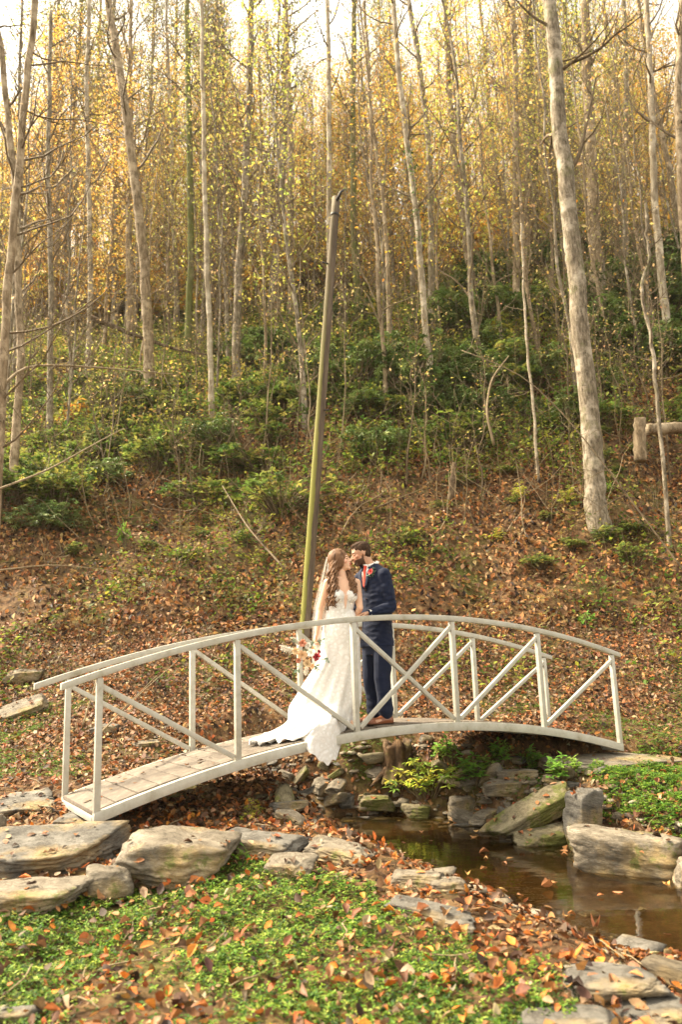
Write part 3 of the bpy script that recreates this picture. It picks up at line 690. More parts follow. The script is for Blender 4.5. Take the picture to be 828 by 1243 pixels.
def column(x, y):
    u = x / y
    for lim, w in ((-.36, 'at the left edge'), (-.24, 'above the left end of the bridge'), (-.13, 'around the pale birch'), (-.02, 'left of the pole'), (.09, 'above the groom'), (.19, 'left of the dark trunk'), (.30, 'behind the large tree')):
        if u < lim: return w
    return 'at the right edge'
def forest_tree(k, v, x, y, s=1.0, rz=0., lean=0.):
    nm, lb = WHAT[k]; w = column(x, y); row = 'front rank' if y < 36 else ('second rank' if y < 46 else 'far back')
    t = empty(nm, (x, y, float(H(x, y))), rz, '%s, %s of forest, %s' % (lb, row, w) if y < 46 else '%s far back, %s' % (lb, w), 'tree', '%ss, %s, %s' % (lb, row, w))
    t.scale = (s, s, s); t.rotation_euler = (lean, lean * .5, rz)
    for me in PROTO[k, v]: link(me.name.split('.')[0], me, t)
    return t
g = np.random.default_rng(12); placed = []; kinds = list(KINDS)
def scatter_forest(n, y0, y1, w, wid=.5):
    c = 0; tries = 0
    while c < n and tries < 9000:
        tries += 1; y = math.sqrt(g.random() * (y1 ** 2 - y0 ** 2) + y0 ** 2); x = (g.random() * 2 - 1) * (y * wid)
        if any((x - a) ** 2 + (y - b) ** 2 < 1.7 for a, b in placed): continue
        placed.append((x, y)); u = x / y; ww = np.array(w, float)
        ww[5] *= 2.2 if (-.35 < u < -.02) else .5          # evergreens stand left of the middle
        k = kinds[g.choice(9, p=ww / ww.sum())]
        forest_tree(k, int(g.integers(2)), x, y, .8 + .4 * g.random(), g.random() * 6.28, g.normal(0, .03)); c += 1
scatter_forest(92, 29, 43, [5, 5, 2, 1.2, 4, 1.6, 9, 7, 6])
scatter_forest(118, 43, 68, [10, 9, 1.5, 2, 3, 2, 4, 2, 4], .48)
scatter_forest(26, 20, 29, [0, 0, 0, .5, 1, 0, 5, 8, 4], .46)

for k_, n_ in (('barec', 7), ('bare', 6), ('olive', 6), ('goldb', 5), ('gold', 6)):
    for i in range(n_):
        y = 28 + 24 * g.random(); forest_tree(k_, i % 2, y * (-.46 + .34 * g.random()), y, .95 + .3 * g.random(), g.random() * 6.28, g.normal(0, .03))
def hero(name, pts, depth, r, label, bark, nb=8, start=.5, blen=2.2, leaves=0, lc=TANL, ls=.07, seed=1, twig=TWIG, sides=12, ddepth=0., dirn=None, up=.3, low=.4, rmax=.05, base=True, maxl=3, nsub=4, flare=1.4, ext=2.0):
    """tree whose trunk follows a traced curve in the upright plane at its own depth"""
    g = np.random.default_rng(seed); P = []
    if depth is None:
        b0 = gp(*pts[0]); depth = b0[1]
    for i, (x, y) in enumerate(pts): P.append(at(x, y, depth + ddepth * i / (len(pts) - 1)))
    P = np.array(P); P[0, 2] = min(P[0, 2], float(H(P[0, 0], P[0, 1]))) - .25
    P = np.vstack([P, P[-1] + (P[-1] - P[-2]) / np.linalg.norm(P[-1] - P[-2]) * ext])          # goes on above the frame
    # densify
    t = np.linspace(0, len(P) - 1, 4 * len(P)); kx = np.arange(len(P)); P = np.stack([np.interp(t, kx, P[:, i]) for i in range(3)], -1)
    cl = np.concatenate([[0], np.cumsum(np.linalg.norm(np.diff(P, axis=0), axis=1))])
    P[1:-1] += g.normal(0, .012 + r * .05, (len(P) - 2, 3)) 
    R = np.interp(cl / cl[-1], [0, .1, .6, 1], [r * 1.0, r * .92, r * .78, r * .62] if nb < 20 else [r, r * .9, r * .6, r * .3])
    t0 = empty(name, P[0], 0, label, 'tree'); 
    L = P - P[0]
    link('trunk', trunk_mesh(L, R, g, sides, flare).mesh('trunk', bark, True), t0)
    tips = []
    if nb: 
        B = limbs(L, R, g, nb, start, blen, tips, up=up, maxl=maxl, nsub=nsub, low=low, dirn=dirn, rmax=rmax); link('branches', B.mesh('branches', twig), t0)
    if leaves: link('foliage', foliage(tips, g, leaves, ls, lc, .22).mesh('foliage', GOLD), t0)
    return t0, L, R

hero('large_tree', [(728, 642), (722, 560), (708, 420), (694, 280), (680, 140), (668, 0)], None, .21, 'large straight tree with rough grey brown bark, the thickest trunk on the right slope', BARK_GREY, 7, .55, 2.6, 300, seed=2, sides=18, flare=1.25)
hero('tall_tree', [(727, 400), (722, 300), (718, 180), (714, 90), (711, 0)], None, .25, 'tall grey trunk directly behind the large tree on the right', BARK_TAN, 6, .6, 2.5, 500, seed=3)
hero('dark_tree', [(648, 330), (645, 220), (642, 110), (640, 0)], 33, .36, 'dark brown straight trunk left of the large tree', BARK_DARK, 6, .6, 3, 600, seed=4)
hero('slender_tree', [(526, 505), (520, 420), (512, 340), (508, 270), (497, 190), (484, 90), (478, 0)], None, .105, 'slender leaning tree with a green vine on its trunk, right of the pole', BARK_PALE, 9, .35, 2.2, 250, seed=5, twig=TWIG, low=.5)
hero('pale_tree', [(257, 515), (255, 430), (252, 330), (248, 220), (246, 110), (244, 0)], None, .085, 'pale white barked birch like trunk standing alone left of the pole', BARK_PALE, 7, .5, 1.8, 250, seed=6, twig=TWIG_PALE)
hero('slender_tree', [(-2, 575), (4, 430), (14, 300), (24, 190), (34, 80), (44, -10)], 12.5, .085, 'smooth tan tree at the left edge with long bare branches reaching right', BARK_TAN, 16, .25, 2.6, 60, seed=7, twig=TWIG, dirn=0.1, low=.15, up=.5, rmax=.022, nsub=5)
hero('slender_tree', [(20, 530), (24, 430), (22, 330), (16, 200), (4, 90), (-10, 0)], 17, .10, 'grey tan tree just behind the leftmost tree', BARK_TAN, 12, .4, 2.6, 60, seed=8, twig=TWIG, low=.4)
hero('leaning_tree', [(184, 420), (176, 330), (165, 230), (152, 130), (138, 40), (128, -10)], 24, .19, 'tan tree leaning left with a dark crooked limb near its top', BARK_TAN, 10, .45, 2.6, 250, seed=9)
hero('tall_tree', [(400, 420), (400, 300), (400, 200), (399, 100), (397, 0)], 27, .12, 'pale straight tree rising directly behind the top of the pole', BARK_PALE, 6, .6, 2.2, 250, seed=10)
hero('slender_tree', [(575, 345), (566, 290), (553, 200), (545, 100), (540, 0)], 29, .15, 'curving tan tree right of the vine covered slender tree', BARK_TAN, 8, .5, 2.4, 250, seed=11)
hero('tall_tree', [(520, 370), (524, 260), (520, 160), (508, 70), (496, 0)], 26, .13, 'grey tree crossing behind the vine covered slender tree', BARK_GREY, 9, .4, 2.6, 300, seed=12)
hero('tall_tree', [(626, 385), (627, 280), (626, 180), (626, 80), (622, 0)], 27, .15, 'light brown trunk between the dark tree and the curving tan tree', BARK_TAN, 7, .5, 2.2, 250, seed=13)
hero('pale_tree', [(797, 300), (795, 230), (792, 130), (788, 60), (785, 0)], 23, .13, 'blotched pale birch like trunk near the right edge', BARK_PALE, 9, .5, 2.2, 300, seed=14)
hero('sapling', [(655, 585), (648, 500), (640, 420), (636, 360), (634, 300)], None, .035, 'very thin pale sapling left of the large tree', BARK_PALE, 5, .5, .7, 30, seed=15, flare=1.1, ext=.6)
hero('crooked_sapling', [(804, 580), (800, 500), (794, 430), (786, 390), (778, 355), (788, 310), (786, 280)], 14.5, .045, 'thin crooked sapling near the right edge', BARK_GREY, 7, .4, 1.0, 60, seed=16, flare=1.1, ext=.6)
hero('slender_tree', [(285, 420), (290, 330), (296, 240), (302, 130), (304, 40)], 24, .15, 'brown tree with many upswept branches, between the pole and the pale birch', BARK_GREY, 18, .3, 2.6, 200, seed=17, low=.7)
hero('slender_tree', [(228, 400), (231, 300), (230, 200), (228, 100), (226, 0)], 28, .15, 'mossy grey trunk just left of the pale birch', BARK_MOSS, 10, .5, 2.4, 300, seed=18)
hero('slender_tree', [(62, 505), (60, 430), (62, 330), (58, 200), (60, 80)], 21, .09, 'thin brown tree on the left slope above the orange shrub', BARK_GREY, 10, .35, 2.2, 100, seed=19)
hero('slender_tree', [(438, 400), (430, 300), (428, 190), (430, 80), (430, 0)], 30, .15, 'mossy tree just right of the top of the pole', BARK_MOSS, 10, .4, 2.4, 400, lc=OLIVE, seed=20)
hero('slender_tree', [(470, 420), (472, 330), (466, 250), (452, 150), (446, 60)], 24, .08, 'thin bent tree between the pole and the vine covered tree', BARK_TAN, 8, .4, 1.8, 200, lc=GOLDS, seed=21)
hero('slender_tree', [(822, 300), (826, 200), (824, 90), (828, 0)], 22, .15, 'trunk standing at the right edge of the photo', BARK_TAN, 8, .4, 2.4, 200, seed=22)
hero('slender_tree', [(760, 330), (757, 230), (762, 120), (758, 0)], 30, .14, 'thin grey trunk between the tall grey trunk and the pale blotched one', BARK_GREY, 8, .4, 2.6, 300, lc=GOLDS, seed=23)
hero('slender_tree', [(105, 470), (110, 360), (108, 240), (104, 120), (108, 0)], 27, .11, 'narrow pale tree left of the leaning tan tree', BARK_PALE, 10, .4, 2.4, 150, seed=24)
hero('slender_tree', [(355, 420), (352, 300), (354, 180), (348, 60), (346, -10)], 31, .15, 'tan tree just left of the top of the pole', BARK_TAN, 10, .4, 2.4, 500, lc=GOLDS, seed=25)

# vine on the slender leaning tree
gv = np.random.default_rng(3); ctr = [at(x, y, gp(526, 505)[1] - .1) for x, y in ((509, 290), (507, 260), (504, 230), (500, 205), (497, 190))]
P = np.repeat(ctr, 45, axis=0) + gv.normal(0, .09, (225, 3)) * [1, 1, 1.6]
mb = MB(); put_leaves(mb, P, .05 + .05 * gv.random(225), gv.random(225) * 6.28, gv.normal(0, .5, 225), gv.normal(0, .5, 225), pal(225, [(.06, .14, .03), (.10, .2, .05)]), _T2)
mb.cur = 1; tube(mb, ctr, .015, 4); o = mb.build('climbing_vine', [LEAF_SOFT, TWIG]); tag(o, 'green vine climbing the slender leaning tree', 'vine')

# ------------------------------------------------------------------ bushes
def bush_mesh(seed, rad, hgt, nw, ll, cols, nleaf=8, m=None, tpl=_TN, droop=.35):
    g = np.random.default_rng(seed); st = MB(); lf = MB(); P = []; yaw = []; pit = []; cc = []
    lobes = [(g.normal(0, rad * .45, 2), .5 + .5 * g.random()) for _ in range(6)]
    for i in range(nw):
        c, s = lobes[g.integers(6)]; a = g.random() * 6.28; rr = rad * .5 * math.sqrt(g.random()); x, y = c[0] + rr * math.cos(a), c[1] + rr * math.sin(a)
        top = hgt * s * math.sqrt(max(.05, 1 - (rr / (rad * .62)) ** 2)); z = top * (1 - .55 * g.random() ** 2)
        p = np.array([x, y, z]); base = g.integers(nleaf)
        if i % 3 == 0:
            q = np.array([x * .25, y * .25, 0.]); tube(st, [q, (p + q) / 2 + [0, 0, .1 * hgt], p], [.018, .012, .006], 3, False)
        y0 = g.random() * 6.28; col = pal(1, cols, None, .2, g)[0]
        for k in range(nleaf):
            P.append(p); yaw.append(y0 + k * 6.28 / nleaf + g.normal(0, .15)); pit.append(g.normal(-droop + .5 * (g.random() < .2), .22)); cc.append(col)
    n = len(P); put_leaves(lf, np.array(P), ll * (.7 + .5 * g.random(n)), np.array(yaw), np.array(pit), g.normal(0, .3, n), np.array(cc) * (1 + .12 * g.standard_normal((n, 1))).clip(.5, 1.5), tpl)
    return st.mesh('stems', TWIG), lf.mesh('foliage', m or LEAF_GLOSS)
RH = [(.08, .13, .03), (.15, .22, .055), (.22, .30, .085), (.30, .39, .13)]
rho = [bush_mesh(60 + i, 1.1, 1.25, 210, .17, RH) for i in range(4)]
mxd = [bush_mesh(70 + i, .9, 1.0, 170, .12, [(.13, .18, .035), (.20, .24, .05), (.08, .13, .03), (.32, .31, .07)], 6, LEAF_SOFT, _T2, .1) for i in range(3)]
ylw = [bush_mesh(80 + i, .7, 1.1, 110, .11, [(.55, .48, .07), (.42, .42, .07), (.3, .34, .06)], 5, GOLD, _T2, .1) for i in range(2)]
def put_bush(ms, x, y, s, name, label, cat, group=None, rz=None):
    t = empty(name, (x, y, float(H(x, y)) - .08), random.random() * 6.28 if rz is None else rz, label, cat, group); t.scale = (s, s, s * (.8 + .4 * random.random()))
    link('stems', ms[0], t); link('foliage', ms[1], t); return t
g = np.random.default_rng(21)
# dense evergreen thicket over the right half of the upper slope
def rho_band(n, pxr, pyr, sc):
    for i in range(n):
        px = pxr[0] + (pxr[1] - pxr[0]) * g.random(); py = pyr[0] + (pyr[1] - pyr[0]) * g.random(); p = gp(px, py)
        w = 'behind the pole' if 300 < px < 440 else ('on the left slope' if px < 300 else ('around the large tree' if px > 600 else 'between the pole and the large tree'))
        lv = 'top' if py < 420 else 'middle'
        w = column(p[0], p[1]); lv = 'crest' if py < 345 else ('top' if py < 390 else ('upper part' if py < 440 else ('middle' if py < 500 else 'lower part'))); s_ = sc * (.7 + .6 * g.random()); z_ = 'small' if s_ < .8 else ('medium' if s_ < 1.1 else 'large'); put_bush(rho[g.integers(4)], p[0], p[1], s_, 'rhododendron_bush', '%s dark evergreen rhododendron %s, %s of the slope' % (z_, w, lv), 'bush', '%s rhododendrons %s, %s of the slope' % (z_, w, lv))
rho_band(20, (560, 840), (310, 410), 1.3)
rho_band(12, (700, 850), (300, 470), 1.0)
rho_band(12, (400, 620), (370, 500), .8)
rho_band(12, (440, 560), (470, 560), .8)
rho_band(14, (560, 720), (440, 530), .75)
rho_band(11, (20, 350), (430, 560), .65)
rho_band(10, (290, 440), (390, 480), 1.0)
rho_band(8, (-10, 220), (560, 650), .5)
for i in range(130):
    px = g.random() * 840; py = 325 + 230 * g.random() ** 1.2 + (70 if px < 350 else 0); p = gp(px, py); w = third(p[0], p[1])
    s_ = .6 + .6 * g.random(); d_ = ('small' if s_ < .9 else 'broad', column(p[0], p[1]), 'crest' if py < 370 else ('top' if py < 430 else ('middle' if py < 490 else 'lower part'))); put_bush(mxd[g.integers(3)], p[0], p[1], s_, 'leafy_shrub', '%s loose olive shrub %s, %s of slope' % d_, 'shrub', '%s olive shrubs %s, %s of the slope' % d_)
for i in range(60):
    px = g.random() * 840; py = 300 + 150 * g.random() ** .8; p = gp(px, py); w = third(p[0], p[1])
    put_bush(ylw[g.integers(2)], p[0], p[1], .6 + .6 * g.random(), 'yellow_shrub', 'yellow green shrub near the top of the slope, %s' % column(p[0], p[1]), 'shrub', 'yellow shrubs near the top of the slope, %s' % column(p[0], p[1]))
def one(px, py, s, ms, name, label, dz=0):
    p = gp(px, py); return put_bush(ms, p[0], p[1], s, name, label, 'shrub')
for i in range(34):
    px = 400 + 420 * g.random() if i < 24 else 60 + 280 * g.random(); py = 520 + 170 * g.random(); p = gp(px, py); d_ = (column(p[0], p[1]), 'midway up' if py < 600 else 'low on')
    put_bush(mxd[g.integers(3)], p[0], p[1], .22 + .28 * g.random(), 'leafy_shrub', 'very small olive shrub %s, %s the slope' % d_, 'shrub', 'very small olive shrubs %s, %s the slope' % d_)
gold_b = [bush_mesh(86 + i, 1.0, 1.7, 230, .14, GOLDS + YELG[:2], 5, GOLD, _T2, .1) for i in range(2)]
for i in range(110):
    y = 35 + 27 * g.random(); x = (g.random() * 2 - 1) * y * .47; put_bush(gold_b[i % 2], x, y, 1.2 + 1.5 * g.random(), 'golden_shrub', '%s golden shrub beyond the crest, %s' % ('distant' if y > 48 else 'nearer', column(x, y)), 'shrub', '%s golden shrubs beyond the crest, %s' % ('distant' if y > 48 else 'nearer', column(x, y)))
rho_band(14, (590, 860), (280, 335), 1.4)
# thin saplings all over the slope
sapl = []
for i in range(5):
    g2 = np.random.default_rng(500 + i); P = trunk_path(3.6, g2, .08, .10, 10); R = .022 * np.linspace(1, .3, 10); tips = []; B = limbs(P, R, g2, 9, .3, .9, tips, up=.5, maxl=3, nsub=3, rmax=.010)
    sapl.append((trunk_mesh(P, R, g2, 5, 1.0).mesh('trunk', TWIG_PALE if i % 2 else TWIG), B.mesh('branches', TWIG), foliage(tips, g2, 60, .07, YELG + TANL, .12).mesh('foliage', GOLD)))
for i in range(64):
    px = g.random() * 840; py = 380 + 230 * g.random(); p = gp(px, py); lv = 'upper' if py < 450 else ('middle' if py < 530 else 'lower'); w = column(p[0], p[1])
    t = empty('sapling', (p[0], p[1], p[2] - .1), g.random() * 6.28, 'thin twiggy sapling on the %s slope, %s' % (lv, w), 'sapling', 'thin saplings on the %s slope, %s' % (lv, w)); t.scale = (1, 1, .6 + .8 * g.random())
    for me in sapl[i % 5]: link(me.name.split('.')[0], me, t)
orange = bush_mesh(90, .55, .8, 90, .11, [(.72, .30, .05), (.66, .36, .07)], 5, GOLD, _T2, .1)
one(95, 522, 1.35, orange, 'orange_shrub', 'shrub with bright orange leaves on the left slope')
lime = bush_mesh(91, .30, .42, 40, .10, [(.22, .36, .05), (.16, .30, .05), (.30, .42, .08)], 5, LEAF_SOFT, _T2, .05)
one(222, 680, .9, lime, 'leafy_plant', 'bright green leafy plant low on the left slope')
one(152, 668, .8, lime, 'leafy_plant', 'upright green plant left of the other bright plant on the left slope').scale = (.5, .5, 1.6)
one(432, 318, 1.4, ylw[0], 'yellow_shrub', 'bright yellow spray of leaves right of the top of the pole')
one(738, 600, .8, lime, 'leafy_plant', 'light green plant growing at the foot of the large tree')
one(712, 762, .7, lime, 'leafy_plant', 'small green fern like plant low on the slope above the right railing')
one(446, 480, .9, rho[1], 'leafy_shrub', 'dark shrub above the heads of the couple')
one(600, 655, .35, ylw[1], 'leafy_plant', 'small plant with yellow leaves below the thin sapling')
one(690, 615, .5, ylw[0], 'yellow_shrub', 'yellow leaved shrub at the left foot of the large tree')
one(640, 610, .45, ylw[1], 'yellow_shrub', 'yellow leaved plant beside the base of the thin pale sapling')
# yellow fern-like bush under the bridge, and creeper by it
fern = bush_mesh(95, .42, .42, 95, .085, [(.45, .46, .06), (.30, .40, .06), (.20, .33, .05), (.6, .55, .08)], 6, LEAF_SOFT, _TN, .1)
p = gp(522, 962); t = put_bush(fern, p[0], p[1], 1.05, 'fern_bush', 'yellow green ferny bush beside the stump under the bridge', 'bush')
p = gp(578, 948); put_bush(lime, p[0], p[1], 1.0, 'leafy_plant', 'green weeds right of the yellow ferny bush under the bridge', 'plant')
p = at(300, 1010, 7.0); put_bush(ylw[1], p[0], p[1], .22, 'yellow_plant', 'small yellow leaved plant under the left part of the bridge', 'plant')
for (a_, b_, s_, l_) in ((640, 938, .8, 'green weeds in the rubble under the right half of the bridge'), (548, 925, .8, 'green weeds behind the yellow ferny bush'), (690, 945, .8, 'green weeds below the wide flat slab'), (452, 975, .4, 'small lime green plant at the far shore left of the stump'), (605, 925, .7, 'green weeds close under the bridge deck, left of the wide slab')):
    p = gp(a_, b_); put_bush(lime, p[0], p[1], s_, 'leafy_plant', l_, 'plant')
p = gp(292, 1048); put_bush(lime, p[0], p[1], .55, 'leafy_plant', 'broad leaved green plant beside the big pale boulder', 'plant')

# bare bent sapling, fallen logs, stumps, snag
def rod(name, pts, r, label, m, cat, n=14, sides=7, nb=0, bl=.5, seed=1, rend=.4, wob=.05):
    """pts: (px, py, depth)"""
    g = np.random.default_rng(seed); K = np.array([at(*p) for p in pts]); t = np.linspace(0, len(K) - 1, n); k = np.arange(len(K))
    P = np.stack([np.interp(t, k, K[:, i]) for i in range(3)], -1)
    for _ in range(2): P[1:-1] = (P[:-2] + 2 * P[1:-1] + P[2:]) / 4
    mbb = MB(); R = np.linspace(r, r * rend, n); tube(mbb, P, R, sides, True, wob=wob, seed=seed)
    for i in range(nb):
        j = int(n * .2 + g.random() * n * .75); j = min(j, n - 1); grow(mbb, P[j], g.normal(0, 1, 3) + [0, 0, .5], bl * (.5 + g.random()), max(R[j] * .5, .003), 2, g, [], .2)
    return tag(mbb.build(name, m, smooth=True), label, cat)
rod('bent_sapling', [(836, 700, 11.8), (780, 625, 12.2), (705, 525, 12.6), (640, 455, 13), (560, 425, 13.6)], .015, 'thin bent sapling arching down to the right edge of the photo', TWIG, 'sapling', nb=9, bl=.5, seed=4)
rod('fallen_branch', [(110, 385, 25), (165, 408, 25.5), (215, 425, 26), (262, 432, 26.5)], .09, 'dark fallen branch near the top of the left slope', BARK_DARK, 'branch', nb=3, bl=1.0, seed=5)
rod('fallen_sapling', [(-10, 480, 12.5), (30, 442, 14), (110, 445, 15), (215, 455, 16)], .03, 'pale fallen sapling lying across the left slope', TWIG_PALE, 'branch', nb=6, bl=.8, seed=6)
rod('fallen_branch', [(-8, 596, 12), (60, 570, 13.5), (112, 540, 15), (150, 520, 16)], .022, 'thin pale branch rising from the left edge', TWIG_PALE, 'branch', nb=4, bl=.6, seed=7)
rod('fallen_branch', [(-8, 693, 11.8), (60, 685, 12.2), (120, 690, 12.6), (165, 700, 13.0)], .014, 'thin twig lying low on the left slope', TWIG_PALE, 'branch', nb=3, bl=.5, seed=8)
rod('fallen_log', [(786, 521, 17.0), (812, 520, 17.2), (850, 518, 17.4)], .13, 'log lying at the right edge beside the cut stump', BARK_TAN, 'log', seed=9, rend=.95, sides=12, wob=.09)
rod('tree_stump', [(778, 560, 16.7), (777, 530, 16.7), (777, 508, 16.7)], .14, 'cut tan stump standing left of the log near the right edge', BARK_TAN, 'stump', seed=10, rend=.9, sides=14, wob=.10)
rod('broken_snag', [(547, 622, 16.4), (549, 590, 16.4), (552, 562, 16.4)], .085, 'short broken dead trunk in the middle of the slope', BARK_DARK, 'stump', seed=11, rend=.55, sides=9, wob=.15)
rod('fallen_sapling', [(345, 690, 12.6), (300, 640, 13.5), (270, 590, 15)], .02, 'thin dead stem leaning on the slope left of the pole', TWIG, 'branch', nb=2, bl=.4, seed=12)
rod('forked_branch', [(600, 540, 16), (590, 500, 16), (596, 460, 16.4), (618, 432, 16.8)], .03, 'pale forked dead branch standing in the thicket left of the large tree', TWIG_PALE, 'branch', nb=4, bl=.8, seed=13)
for i, (a, b2) in enumerate((((108, 905, 8.6), (190, 820, 9.6)), ((112, 898, 8.8), (215, 802, 9.9)), ((100, 880, 8.7), (122, 800, 9.2)))):
    rod('dry_stalk', [a, tuple((np.array(a) + b2) / 2 + [3, -5, 0]), b2], .009, ['dry straw coloured stalk behind the left railing, the lower of two parallel ones', 'dry straw coloured stalk behind the left railing, the upper and longer of two', 'short dry stalk standing nearly upright behind the leftmost post'][i], TWIG_PALE, 'stalk', seed=20 + i)
# slanting twigs over the slope: many, thin and dead
mb = MB(); g = np.random.default_rng(77)
for i in range(420):
    px = g.random() * 840; py = 330 + 330 * g.random(); p = gp(px, py); L = .5 + 1.6 * g.random(); a = g.random() * 6.28; e = .2 + 1.2 * g.random()
    grow(mb, p, [math.cos(a) * math.cos(e), math.sin(a) * math.cos(e), math.sin(e)], L, .008 + .010 * g.random(), 2, g, [], .1, 4, 3, 2)
o = mb.build('dead_twigs', TWIG_PALE); tag(o, 'tangle of thin dead twigs and stems over the slope', 'twigs', kind='stuff')

STUMPM = bark_mat('rotten wood', (.015, .009, .005), (.06, .035, .018), (.15, .09, .045), (.09, .10, .02), .4)
def stump(px, py, depth):
    c = at(px, py, depth); c[2] = float(H(c[0], c[1])) if abs(float(H(c[0], c[1])) - c[2]) < .3 else c[2]
    g = np.random.default_rng(9); mbb = MB(); th = np.linspace(0, 2 * np.pi, 33)[:-1]; rows = []
    for z, ro in ((-.1, .26), (0, .22), (.12, .16), (.26, .14), (.40, .15), (.46, .14)):
        rows.append([(math.cos(a) * ro * (1 + .22 * math.sin(5 * a + z * 3) + .06 * g.standard_normal()), math.sin(a) * ro * (1 + .2 * math.sin(4 * a)), z + (.07 * math.sin(3 * a) if z > .4 else 0)) for a in th])
    for z, ro in ((.44, .09), (.3, .085), (.12, .09), (.05, .02)):
        rows.append([(math.cos(a) * ro * (1 + .12 * g.standard_normal()), math.sin(a) * ro, z) for a in th])
    V = np.array(rows).reshape(-1, 3) ; nR = len(rows); i = np.arange(nR - 1)[:, None] * 32; j = np.arange(32)[None]; k = (j + 1) % 32
    F = np.stack([i + j, i + k, i + k + 32, i + j + 32], -1).reshape(-1, 4); mbb.add(V, F)
    o = mbb.build('hollow_stump', STUMPM, smooth=True); o.location = c; o.scale = (1, 1, .78)
    rt = MB()
    for a in np.linspace(0, 6.28, 8)[:-1]:
        q = [np.array([math.cos(a) * .13, math.sin(a) * .13, .1]), np.array([math.cos(a) * .26, math.sin(a) * .24, -.03]), np.array([math.cos(a + .2) * .42, math.sin(a + .2) * .4, -.12])]
        tube(rt, q, [.05, .035, .015], 6, True)
    rt.build('roots', STUMPM, o, True); return tag(o, 'dark hollow stump with spreading roots under the middle of the bridge', 'stump')
stump(484, 952, 9.75)

# utility pole ---------------------------------------------------------
pb = gp(372, 775); D = pb[1]; A0 = at(371, 752, D); A1 = at(408, 240, D); dirv = (A1 - A0) / np.linalg.norm(A1 - A0); A0 = A0 - dirv * ((A0[2] - float(H(A0[0], A0[1]))) / dirv[2] + .5)
m, n, l, b = mat('pole wood')
t = tex(n, l, 'ShaderNodeTexNoise', 9, 10, .7, stretch=(1, 1, .06)); r = ramp(n, [(.3, (.03, .02, .012)), (.52, (.12, .085, .055)), (.72, (.30, .24, .17))]); l.new(t.outputs[0], r.inputs[0])
gm = n.new('ShaderNodeTexCoord'); sx = n.new('ShaderNodeSeparateXYZ'); l.new(gm.outputs['Object'], sx.inputs[0])
t6 = tex(n, l, 'ShaderNodeTexNoise', 6, 6, .7, stretch=(1, 1, .3))
# moss and algae grow on one side (object -X) and fade upward
ma = n.new('ShaderNodeMath'); ma.operation = 'MULTIPLY_ADD'; l.new(sx.outputs[0], ma.inputs[0]); ma.inputs[1].default_value = -8; l.new(t6.outputs[0], ma.inputs[2])
r6 = ramp(n, [(.42, (0, 0, 0)), (.62, (.95, .95, .95))]); l.new(ma.outputs[0], r6.inputs[0])
rz_ = n.new('ShaderNodeMapRange'); l.new(sx.outputs[2], rz_.inputs[0]); rz_.inputs[1].default_value = 3.2; rz_.inputs[2].default_value = 7.0; rz_.inputs[3].default_value = 1; rz_.inputs[4].default_value = .12
mm = n.new('ShaderNodeMath'); mm.operation = 'MULTIPLY'; l.new(r6.outputs[0], mm.inputs[0]); l.new(rz_.outputs[0], mm.inputs[1])
c = mixc(n, l, mm.outputs[0], r.outputs[0], (.22, .21, .035)); l.new(c, b.inputs['Base Color']); b.inputs['Roughness'].default_value = .85; bump(n, l, t.outputs[0], .7, .02, b)
POLE = m
Lp = np.linalg.norm(A1 - A0); rootp = empty('utility_pole', A0, 0, 'old wooden utility pole leaning right, mossy on its left side, behind the couple', 'pole')
q = Vector(dirv).to_track_quat('Z', 'Y'); 
mb = MB(); tube(mb, [(0, 0, z) for z in np.linspace(0, Lp, 24)], np.linspace(.092, .074, 24), 20, True, wob=.015, seed=2); o = mb.build('shaft', POLE, rootp, True)
o.rotation_mode = 'QUATERNION'; o.rotation_quaternion = Vector(dirv).rotation_difference(Vector((0, 0, 1))).inverted() if False else Vector((0, 0, 1)).rotation_difference(Vector(dirv))
METAL, n, l, b = mat('dark iron'); b.inputs['Base Color'].default_value = (.06, .055, .05, 1); b.inputs['Metallic'].default_value = .7; b.inputs['Roughness'].default_value = .6
def polebit(name, build, m_):
    mbb = MB(); build(mbb); o = mbb.build(name, m_, rootp, True); o.rotation_mode = 'QUATERNION'; o.rotation_quaternion = Vector((0, 0, 1)).rotation_difference(Vector(dirv)); return o
polebit('iron_band', lambda m_: tube(m_, [(0, 0, Lp - .38), (0, 0, Lp - .33)], .080, 20), METAL)
polebit('hook', lambda m_: tube(m_, [(.02, -.09, Lp - .10), (.06, -.16, Lp - .07), (.09, -.16, Lp + .02), (.16, -.14, Lp + .10)], [.028, .03, .026, .012], 8), METAL)
polebit('step_bolt', lambda m_: tube(m_, [(-.06, -.05, Lp - 1.35), (-.16, -.09, Lp - 1.35)], .014, 6), METAL)
polebit('step_bolt', lambda m_: tube(m_, [(.06, -.05, Lp - 4.1), (.15, -.1, Lp - 4.1)], .014, 6), METAL)

# ------------------------------------------------------------------ arched footbridge
X0, Y0, Z0, PHI, BL, BW, SL, RISE, RH_ = -2.006, 6.409, -1.039, .549, 6.102, 1.111, .046, .441, 1.02
bd = np.array([math.cos(PHI), math.sin(PHI), 0]); bnrm = np.array([-math.sin(PHI), math.cos(PHI), 0])
def bp(t, w, h=0.): return np.array([X0, Y0, Z0]) + bd * BL * t + bnrm * w + np.array([0, 0, SL * t + RISE * 4 * t * (1 - t) + h])
m, n, l, b = mat('white paint'); t = tex(n, l, 'ShaderNodeTexNoise', 7, 10, .7); r = ramp(n, [(.30, (.30, .275, .20)), (.45, (.42, .40, .335)), (.7, (.51, .50, .44))]); l.new(t.outputs[0], r.inputs[0])
t2 = tex(n, l, 'ShaderNodeTexNoise', 38, 6, .7); r2 = ramp(n, [(.62, (0, 0, 0)), (.72, (.5, .5, .5))]); l.new(t2.outputs[0], r2.inputs[0])
